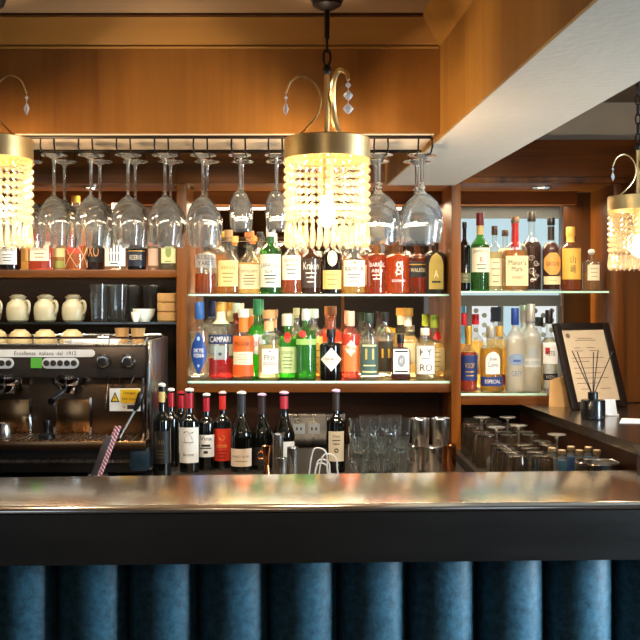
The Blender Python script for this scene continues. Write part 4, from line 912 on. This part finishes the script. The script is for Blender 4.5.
put_text(mb, 'Danger', mx(131.7), mz(392.3), .044, .011, fn); put_text(mb, 'Hot Liquid', mx(131.7), mz(398), .054, .012, fn); put_text(mb, '!', mx(117), mz(397.6), .0035, .014, lambda u, v: (u, -.0081, v))
put_text(mb, 'by', mx(126), mz(406), .010, .009, lambda u, v: (u, -.0064, v))
mb.build('lettering', INK, sg, smooth=0)
MB().box(mx(129), mx(140.5), -.0066, -.006, mz(408), mz(404)).build('dark_bar', INK, sg)
# side cheeks with chrome edge, drip tray, base
for s, x in ((1, xr), (-1, xl)):
    MB().box(x - (.0 if s > 0 else .02), x + (.02 if s > 0 else 0), -.004, .44, .02, mz(340), bev=.006).build('side_cheek', metal('cheek_steel', '#9a9da0', .28, .04), em)
    MB().box(x - .012, x - .006, .0, .006, .10, mz(378)).build('chrome_edge', CHROME, em)
    MB().box(x + (.006 if s > 0 else -.014), x + (.014 if s > 0 else -.006), -.009, -.004, .10, mz(345), bev=.002).build('chrome_edge', CHROME, em)
MB().box(xl - .01, xr + .014, -.10, .10, mz(446), mz(437), bev=.005).build('drip_tray', metal('drip_steel2', '#c9a47c', .25, .05), em)
gr = MB()
for i in range(40): gr.box(xl + .02 + i * (xr - xl - .04) / 40, xl + .028 + i * (xr - xl - .04) / 40, -.09, .08, mz(437), mz(437) + .003)
gr.build('drip_grille', STEEL, em)
MB().box(xl, xr, -.06, .44, .022, mz(446) - .0005, bev=.004).build('base', BLACK, em)
MB().box(xl, xr, -.066, -.06, mz(460), mz(457)).build('base_trim', STEEL, em)
MB().box(xr - .045, xr + .022, -.085, -.004, .03, mz(446) - .0005, bev=.012).build('front_leg', P('#1f333f', .3), em)
for x in (xl + .05, xr - .05): MB().lathe([(0, 0), (.025, 0), (.025, .022), (0, .022)], 16, Tr(x, .2, 0)).build('foot', BLACK, em)

# things on and by the machine
Zt = wz(344, MY) + .0003
CUPM = plaster('cup_glaze', '#a8966a', .35)
for i, (px, l) in enumerate(((-4, 'upside down beige coffee cup at the left edge on the coffee machine'), (20, 'upside down beige coffee cup second along the coffee machine'), (45, 'upside down beige coffee cup in the middle on the coffee machine'), (72, 'upside down beige coffee cup last in the row on the coffee machine'))):
    t = thing('coffee_cup', l, 'cup', (wx(px, MY + .15), MY + .15, Zt), 1.3 + .2 * i, group='cups warming on the coffee machine')
    MB().lathe([(.0435, 0), (.043, .010), (.039, .026), (.031, .038), (.021, .043), (.020, .047), (0, .046)], 26).build('bowl', CUPM, t)
    MB().tube(bez([(.040, 0, .012), (.054, 0, .014), (.056, 0, .028), (.038, 0, .032)], 5), .0035, 6).build('handle', P('#9a7a4a', .5), t)
nap = MB().slab([(mx(62), -.0), (mx(116), .02), (mx(113), .13), (mx(66), .10)], 0, .012)
tag(nap.build('folded_cloth', P('#e6e2da', .8), None, (0, MY + .025, Zt)), 'folded white cloth lying on top of the coffee machine', 'cloth')
for px, YY, l in ((122, MY + .16, 'small brown paper espresso cup on the coffee machine, left one'), (138, MY + .12, 'small brown paper espresso cup on the coffee machine, right one')):
    t = MB().lathe([(0, .0005), (.020, 0), (.026, .05), (.0275, .052), (.025, .052), (.019, .004), (0, .004)], 24).build('paper_cup', KRAFT, None, (wx(px, YY), YY, Zt)); tag(t, l, 'cup', 'brown paper espresso cups')
t = thing('milk_jug', 'small steel milk jug under the left group of the coffee machine', 'jug', (mx(8), MY - .05, wz(437, MY) + .0035))
MB().lathe([(0, 0), (.024, 0), (.026, .006), (.024, .03), (.019, .045), (.021, .052), (.019, .051), (.017, .045), (.022, .03), (.022, .006), (0, .004)], 24).build('body', STEEL, t)
MB().tube(bez([(-.02, 0, .045), (-.036, 0, .044), (-.036, 0, .018), (-.024, 0, .012)], 5), .003, 6).build('handle', STEEL, t)
t = thing('tamper', 'black handled tamper between the two groups of the coffee machine', 'coffee tool', (mx(50), MY - .045, wz(437, MY) + .0035))
MB().lathe([(0, 0), (.028, 0), (.028, .01), (.012, .018), (.010, .03), (.016, .045), (.014, .06), (0, .064)], 22).build('handle', BLACK, t)
t = thing('cleaning_brush', 'black headed brush with a steel handle leaning in the coffee machine', 'brush', (0, MY - .075, .951))
MB().tube([(mx(125), -.03, mz(434)), (mx(138), .018, mz(408))], .0045, 8).build('handle', STEEL, t)
MB().tube([(mx(137.5), .016, mz(409)), (mx(141), .02, mz(401)), (mx(143.5), .02, mz(393)), (mx(144), .02, mz(390))], [.006, .012, .012, .006], 10).build('brush_head', BLACK, t)

# striped straws and grey tongs standing on the back counter in front of the machine
YY = 3.36
strw = None
def striped():
    m, nt, out = newmat('striped_paper'); tc = N(nt, 'ShaderNodeTexCoord'); wv = N(nt, 'ShaderNodeTexWave', Scale=40.0); wv.bands_direction = 'DIAGONAL'
    nt.links.new(tc.outputs['Object'], wv.inputs['Vector']); cr = N(nt, 'ShaderNodeValToRGB'); cr.color_ramp.interpolation = 'CONSTANT'
    cr.color_ramp.elements[0].color = lin('#b8404c'); cr.color_ramp.elements[1].position = .5; cr.color_ramp.elements[1].color = lin('#e8d8dc')
    nt.links.new(wv.outputs['Fac'], cr.inputs[0]); b = N(nt, 'ShaderNodeBsdfPrincipled', Roughness=.5); nt.links.new(cr.outputs[0], b.inputs['Base Color']); nt.links.new(b.outputs[0], out.inputs[0]); return m
STR = striped()
cup = thing('straw_holder', 'low steel holder for straws behind the bar edge', 'holder', (wx(98, YY), YY, .9505))
MB().lathe([(0, 0), (.03, 0), (.034, .03), (.032, .03), (.028, .004), (0, .004)], 24).build('body', STEEL, cup)
MB().tube([(.0335 * math.cos(2 * PI * i / 24), .0335 * math.sin(2 * PI * i / 24), .029) for i in range(24)], .002, 6, closed=True).build('rim', CHROME, cup)
for dx, dy, l in ((0, 0, 'pink striped paper straw leaning right in front of the coffee machine, left one'), (.010, .010, 'pink striped paper straw leaning right in front of the coffee machine, right one')):
    tag(MB().tube([(-.012, 0, 0), (.062, 0, .186)], .0056, 10).build('straw', STR, None, (wx(98, YY) + dx, YY + dy, .956)), l, 'straw', 'striped straws')
tag(MB().box(-.011, .011, -.004, .004, 0, .165, Ry(.36), .002).build('bar_knife', P('#6a6468', .35, .6), None, (wx(98, YY) - .020, YY - .008, .957)), 'flat grey bar spatula leaning beside the striped straws', 'bar tool')

# ------------------------------------------------------------------ bar tools and glasses on the back counter
Z = .9505
def cyl_cup(px, Y, z, r0, r1, h, m, name, label, cat, group=None):
    t = thing(name, label, cat, (wx(px, Y), Y, z), group=group)
    MB().lathe([(0, .001), (r0 - .002, 0), (r0, .003), (r1, h - .002)], 28).build('body', m, t)
    MB().lathe([(r1, h - .002), (r1 + .0012, h - .001), (r1, h + .0005), (r1 - .0015, h), (r0 - .003, .005), (0, .004)], 28).build('rolled_rim', m, t)
    return t
t = thing('jigger', 'copper double ended jigger with a ring handle in front of the wine bottles', 'jigger', (wx(267, 3.44), 3.44, Z))
MB().lathe([(0, .030), (.014, .002), (.016, 0), (.017, .002), (.009, .048), (.008, .052), (.009, .056), (.019, .115), (.018, .115), (.007, .062), (0, .058)], 26).build('body', COPPER, t)
MB().tube([(-.020 + .0125 * math.cos(a), 0, .082 + .0125 * math.sin(a)) for a in [2 * PI * i / 20 for i in range(20)]], .0025, 8, closed=True).build('ring_handle', COPPER, t)
g = 'steel spirit measures'
cyl_cup(278, 3.50, Z, .0185, .019, .148, STEEL, 'spirit_measure', 'tallest plain steel spirit measure standing behind the two shorter ones', 'measure', g)
cyl_cup(281.5, 3.43, Z, .0185, .0185, .075, STEEL, 'spirit_measure', 'shortest steel spirit measure in front of the tallest', 'measure', g)
cyl_cup(292.5, 3.46, Z, .0185, .0195, .108, STEEL, 'spirit_measure', 'medium steel spirit measure left of the white wire stand', 'measure', g)
t = thing('wire_stand', 'white bent wire stand between the measures and the lone wine bottle', 'wire stand', (wx(323, 3.44), 3.44, Z))
for k, (w_, h_, x_) in enumerate(((.036, .112, -.014), (.036, .088, .020), (.030, .066, .0), (.024, .05, -.004))):
    yy = -.03 + .022 * k
    MB().tube(bez([(x_ - w_, yy, .002), (x_ - w_ * .8, yy, h_ * .6), (x_ - w_ * .45, yy, h_ * .97), (x_ + w_ * .3, yy, h_ * .97), (x_ + w_ * .72, yy, h_ * .8), (x_ + w_ * .8, yy, h_ * .4), (x_ + w_, yy, .002)], 6), .0026, 8).build('wire_loop', P('#e8e8e6', .3, .2), t)
for s in (-.036, .034): MB().tube([(s, -.035, .003), (s, .04, .003)], .0026, 6).build('wire_foot', P('#e8e8e6', .3, .2), t)
def cut_tumbler(r0, r1, h):
    mb = MB(); n = 24; vs, fs = [], []
    prof = [(0, .002), (r0 * .85, 0), (r0, .004)] + [(r0 + (r1 - r0) * (1 - (1 - i / 6) ** 2), .004 + (h - .004) * i / 6) for i in range(1, 7)] + [(r1 - .002, h), (r1 - .004, h * .5), (r0 - .004, .014), (0, .012)]
    mb.lathe(prof, n)
    for k in range(0, n):
        if k % 2: continue
        a = 2 * PI * k / n
        pts = [(max(.001, r0 + (r1 - r0) * (1 - (1 - q) ** 2) + .0004) * 1.0 for q in ())]
        mb.tube([((r0 + (r1 - r0) * (1 - (1 - q) ** 2)) * math.cos(a), (r0 + (r1 - r0) * (1 - (1 - q) ** 2)) * math.sin(a), .004 + (h - .004) * q) for q in (.05, .2, .35, .5)], [.0022, .0020, .0015, .0004], 5)
    return mb
first = None; g = 'cut crystal tumblers in nested stacks'
spots = [(359, 3.46, 'left front'), (380, 3.47, 'middle front'), (400, 3.48, 'right front'), (370, 3.56, 'left rear'), (391, 3.57, 'right rear')]
for px, YY, w_ in spots:
    for lv in (0, 1):
        l = 'cut crystal tumbler, %s one of the %s stack' % ('lower' if lv == 0 else 'upper', w_)
        loc = (wx(px, YY), YY, Z + lv * .088)
        if first is None:
            first = cut_tumbler(.022, .0385, .118).build('crystal_tumbler', RG(haze=.012), None, loc); tag(first, l, 'glass', g)
        else:
            o = first.copy(); C.objects.link(o); o.location = loc; o['label'] = l
g = 'steel drinking cups stacked by the post'
CS = metal('cup_steel', '#e8e2da', .2, .05)
for px, YY, z, m, l in ((416, 3.6, Z, CS, 'steel cup at the bottom left of the stacked cups'), (433, 3.56, Z, CS, 'wide steel cup at the bottom middle of the stacked cups'), (449, 3.62, Z, COPPER, 'copper cup at the bottom right beside the dark post'),
                     (420.5, 3.58, Z + .0975, CS, 'steel cup balanced on top at left of the stacked cups'), (440.5, 3.59, Z + .0975, CS, 'steel cup balanced on top at right of the stacked cups')):
    cyl_cup(px, YY, z, .030 if m is CS else .024, .033 if m is CS else .027, .096, m, 'metal_cup', l, 'cup', g)
# stainless splash panel with two sockets at the back
pn = thing('splash_panel', 'stainless steel panel on the back wall behind the wine bottles', 'panel', (0, 4.29, 1.0))
MB().box(wx(285, 4.29), wx(345, 4.29), 0, .009, -.0495, .06, bev=.001).build('steel_sheet', STEEL, pn)
MB().box(wx(285, 4.29), wx(345, 4.29), -.03, .009, .062, .085, bev=.003).build('steel_ledge', STEEL, pn)
for px, l in ((299, 'white wall socket low on the steel panel, left one'), (314, 'white wall socket low on the steel panel, right one')):
    t = thing('wall_socket', l, 'socket', (wx(px, 4.28), 4.289, 1.02), group='wall sockets')
    MB().box(-.025, .025, -.008, 0, -.022, .022, bev=.003).build('plate', WHITE, t)
    for s in (-.009, .009): MB().box(s - .003, s + .003, -.0088, -.007, -.006, .006).build('slot', INK, t)

# ------------------------------------------------------------------ upturned glasses on the draining counter (z = 0.98)
Z = .9805; g = 'upturned tumblers draining on the steel counter'
nth = ['first', 'second', 'third', 'fourth', 'fifth', 'sixth', 'seventh', 'eighth', 'ninth', 'tenth', 'eleventh', 'twelfth', 'thirteenth', 'fourteenth', 'fifteenth']
first = None
for r in range(13):
    y = 3.0 + r * .082; xm = .945 - (y - 2.79) * .0717 - .045; x = .650 if y < 3.9 else .68; c_ = 0
    while x < xm:
        if not (r in (4, 5, 8) and c_ == 0) and not (r in (5, 8) and c_ in (1, 2)) and not (r <= 2 and c_ >= 2) and not (r == 4 and c_ == 1):
            l = 'upturned clear tumbler, %s row from the bar, %s from the dark post' % (nth[r], nth[c_])
            if first is None:
                first = MB().lathe([(.036, 0), (.0345, .0), (.029, .112), (0, .112), (0, .118), (.022, .119), (.0295, .116), (.031, .11), (.0345, .03), (.036, 0)], 40).build('upturned_tumbler', RG('#f6f1ea', haze=.008), None, (x, y, Z)); tag(first, l, 'glass', g)
            else:
                o = first.copy(); C.objects.link(o); o.location = (x, y, Z); o['label'] = l
        x += .078; c_ += 1
pr = None
for (x, y, l) in ((.66, 3.36, 'upturned stemmed glass near the post among the tumblers'), (.745, 3.41, 'upturned stemmed glass in the middle of the tumblers'), (.665, 3.66, 'upturned stemmed glass further back by the post'), (.76, 3.66, 'upturned stemmed glass further back from the post'), (.815, 3.175, 'upturned stemmed glass behind the little coloured bottles')):
    if pr is None:
        pr = thing('stemmed_glass', l, 'glass', (x, y, Z), group='upturned stemmed glasses')
        MB().lathe([(.031, 0), (.0295, 0), (.034, .03), (.030, .055), (.012, .068), (0, .07), (.004, .074), (.014, .069), (.0315, .056), (.0355, .03), (.031, 0)], 24).build('bowl', GLW, pr)
        MB().lathe([(.004, .073), (.0035, .142), (.006, .152), (.029, .158), (.0295, .160), (0, .161)], 24).build('stem', GLW, pr)
    else: dup(pr, (x, y, Z), l)
g = 'little bitters bottles by the right bar edge'
for px, YY, col, l in ((552, 3.10, '#a9a49a', 'little clear bottle at the left of the coloured row'), (562, 3.05, '#4fa0d0', 'little light blue bottle at the front of the coloured row'), (571, 3.13, '#2a68b8', 'little deep blue bottle behind the light blue one'), (579.5, 3.05, '#5a7030', 'little dark green bottle in the coloured row'), (588.5, 3.12, '#2a86b8', 'little teal bottle between green and amber ones'), (597, 3.05, '#d89030', 'little amber bottle at the right of the coloured row')):
    t = thing('bitters_bottle', l, 'bottle', (wx(px, YY), YY, Z), group=g)
    MB().lathe([(0, .001), (.013, 0), (.0145, .003), (.0145, .098), (.011, .108), (.0085, .110), (.0085, .114), (0, .114)], 20).build('body', G('#e6eaea', .1), t)
    MB().lathe([(0, .004), (.0125, .004), (.0125, .096), (0, .096)], 18).build('contents', P(col, .35), t)
    MB().lathe([(0, .1142), (.0115, .1142), (.012, .116), (.012, .126), (.010, .128), (0, .128)], 18).build('cap', P('#b09a78', .35, .4), t)
t = thing('ice_bucket', 'small round steel ice bucket by the right bar edge', 'bucket', (.872, 2.925, Z))
MB().lathe([(0, .002), (.048, 0), (.052, .004), (.062, .108), (.060, .108), (.050, .008), (0, .006)], 32).build('body', STEEL, t)
MB().tube([(.062 * math.cos(2 * PI * i / 32), .062 * math.sin(2 * PI * i / 32), .109) for i in range(32)], .0035, 8, closed=True).build('rim', CHROME, t)

# ------------------------------------------------------------------ side counter: framed notice, diffuser, card, paper (z = 1.16)
Z = 1.1605
fr_ = thing('framed_notice', 'black framed printed certificate leaning on the steel side counter', 'picture frame', (1.009, 3.70, Z + .0058), math.radians(22))
M_ = Rx(-math.radians(20)); w_, h_ = .258, .335
fb = MB()
fb.box(0, .03, 0, .016, 0, h_, M_, .002); fb.box(w_ - .03, w_, 0, .016, 0, h_, M_, .002)
fb.box(.03, w_ - .03, 0, .016, 0, .026, M_, .002); fb.box(.03, w_ - .03, 0, .016, h_ - .026, h_, M_, .002)
fb.build('frame', P('#16100e', .35), fr_)
pp = MB().box(.03, w_ - .03, .006, .012, .026, h_ - .026, M_).build('paper', P('#dccab0', .6), fr_)
mb = MB()
def onp(u, v): return M_ @ Vector((u, .0052, v))
mb.add([onp(.055 + .010 * math.cos(a), h_ - .05 + .010 * math.sin(a)) for a in [2 * PI * i / 16 for i in range(16)]], [tuple(range(16))])
for v, u0, u1 in ((.062, .095, .165), (.07, .085, .18), (.10, .07, .10), (.10, .13, .17), (.112, .07, .11), (.112, .14, .175), (.14, .05, .2), (.155, .05, .13), (.18, .05, .2), (.2, .05, .17), (.22, .05, .2), (.24, .05, .15), (.262, .06, .1), (.262, .15, .2)):
    mb.add([onp(u0, h_ - v), onp(u1, h_ - v), onp(u1, h_ - v + .0025), onp(u0, h_ - v + .0025)], [(0, 1, 2, 3)])
mb.build('print', P('#7a6654', .6), pp, smooth=0)
MB().box(.03, w_ - .03, .002, .0045, .026, h_ - .026, M_).build('glass_pane', G('#fafafa', .0), fr_)
stn = MB().prism([(-.03, 0), (.10, 0), (.10, .14), (.075, .16), (.02, .115), (-.03, .10)], .128, .14)
tag(stn.build('cardboard_prop', KRAFT, None, (.985, 3.70, Z)), 'kraft cardboard prop standing behind the framed certificate', 'prop')
YD = 3.42
t = thing('reed_diffuser', 'black reed diffuser pot with five dark reeds on the side counter', 'diffuser', (wx(593, YD), YD, Z))
MB().lathe([(0, 0), (.038, 0), (.041, .003), (.041, .062), (.039, .066), (.014, .0665), (.014, .068), (0, .068)], 32).build('pot', P('#101214', .25, coat=.4), t)
MB().lathe([(.0145, .067), (.017, .069), (.017, .092), (.012, .093), (.012, .068)], 24).build('collar', BLACK, t)
for dx, dy, l_ in ((-.066, .02, .232), (-.057, -.01, .230), (.006, .015, .228), (.012, -.02, .236), (.07, .01, .23)):
    MB().tube([(-dx * .06, -dy * .06, .068), (dx, dy, l_)], .0018, 6).build('reed', P('#1a1514', .6), t)
t = thing('card_holder', 'small white card stand with leaflets beside the reed diffuser', 'card holder', (wx(612, 3.52), 3.52, Z), .25)
MB().box(-.022, .022, -.01, .012, 0, .006, bev=.002).build('base', P('#dadde2', .3), t)
MB().box(-.024, .020, -.003, .003, .0055, .058, Rx(-.25) , .001).build('card', P('#cfd6e2', .4), t)
MB().box(-.016, .026, .006, .0085, .0065, .05, Rx(-.3)).build('leaflet', P('#eae6de', .5), t)
tag(MB().slab([(0, 0), (.2, -.02), (.23, .07), (.05, .13)], 0, .0015).build('paper_sheet', P('#e4e8ee', .6), None, (wx(610, 3.40), 3.30, Z)), 'white paper sheet lying on the side counter right of the diffuser', 'paper')

# ------------------------------------------------------------------ daylight and added room fill
def area(loc, tgt, sx, sy, power, col):
    li = bpy.data.lights.new('daylight', 'AREA'); li.shape = 'RECTANGLE'; li.size = sx; li.size_y = sy; li.energy = power; li.color = col
    o = bpy.data.objects.new('daylight', li); C.objects.link(o); o.location = loc
    o.rotation_euler = (Vector(tgt) - Vector(loc)).to_track_quat('-Z', 'Y').to_euler(); return o
area((2.42, 1.95, 1.2), (0, 1.95, 1.0), .8, 1.4, 140, (.66, .86, 1.0))
for x in (-1.95, 1.95): area((x, -3.1, 1.45), (x, 0, 1.45), 1.0, 1.1, .5, (.85, .92, 1.0))
li = bpy.data.lights.new('room_light', 'POINT'); li.energy = 2; li.color = (1, .80, .58); li.shadow_soft_size = .08  # unseen fill light added to brighten the brass rings
o = bpy.data.objects.new('room_light', li); C.objects.link(o); o.location = (-.2, .4, 2.1)
li = bpy.data.lights.new('room_light', 'POINT'); li.energy = 5; li.color = (1, .74, .48); li.shadow_soft_size = .08  # second unseen fill, added to brighten the wall that the mirror reflects
o = bpy.data.objects.new('room_light', li); C.objects.link(o); o.location = (.1, -2.3, 2.05)
w = bpy.data.worlds.new('world'); bpy.context.scene.world = w; w.use_nodes = True
w.node_tree.nodes['Background'].inputs[0].default_value = (.015, .015, .015, 1); w.node_tree.nodes['Background'].inputs[1].default_value = 1

cam = bpy.data.cameras.new('camera'); co = bpy.data.objects.new('camera', cam); C.objects.link(co)
co.location = (0, 0, ZC); co.rotation_euler = (PI / 2, 0, 0)
cam.sensor_width = 36; cam.lens = 36 * F / 640; cam.shift_x = (320 - CX) / 640; cam.shift_y = -(320 - CY) / 640; cam.clip_start = .05
sc_ = bpy.context.scene; sc_.camera = co
sc_.view_settings.view_transform = 'Standard'; sc_.view_settings.look = 'None'; sc_.view_settings.gamma = 1; sc_.view_settings.exposure = 0.18
sc_.cycles.transparent_max_bounces = 48; sc_.cycles.max_bounces = 20; sc_.cycles.transmission_bounces = 20; sc_.cycles.glossy_bounces = 8; sc_.cycles.sample_clamp_indirect = 6
sc_.cycles.use_denoising = True
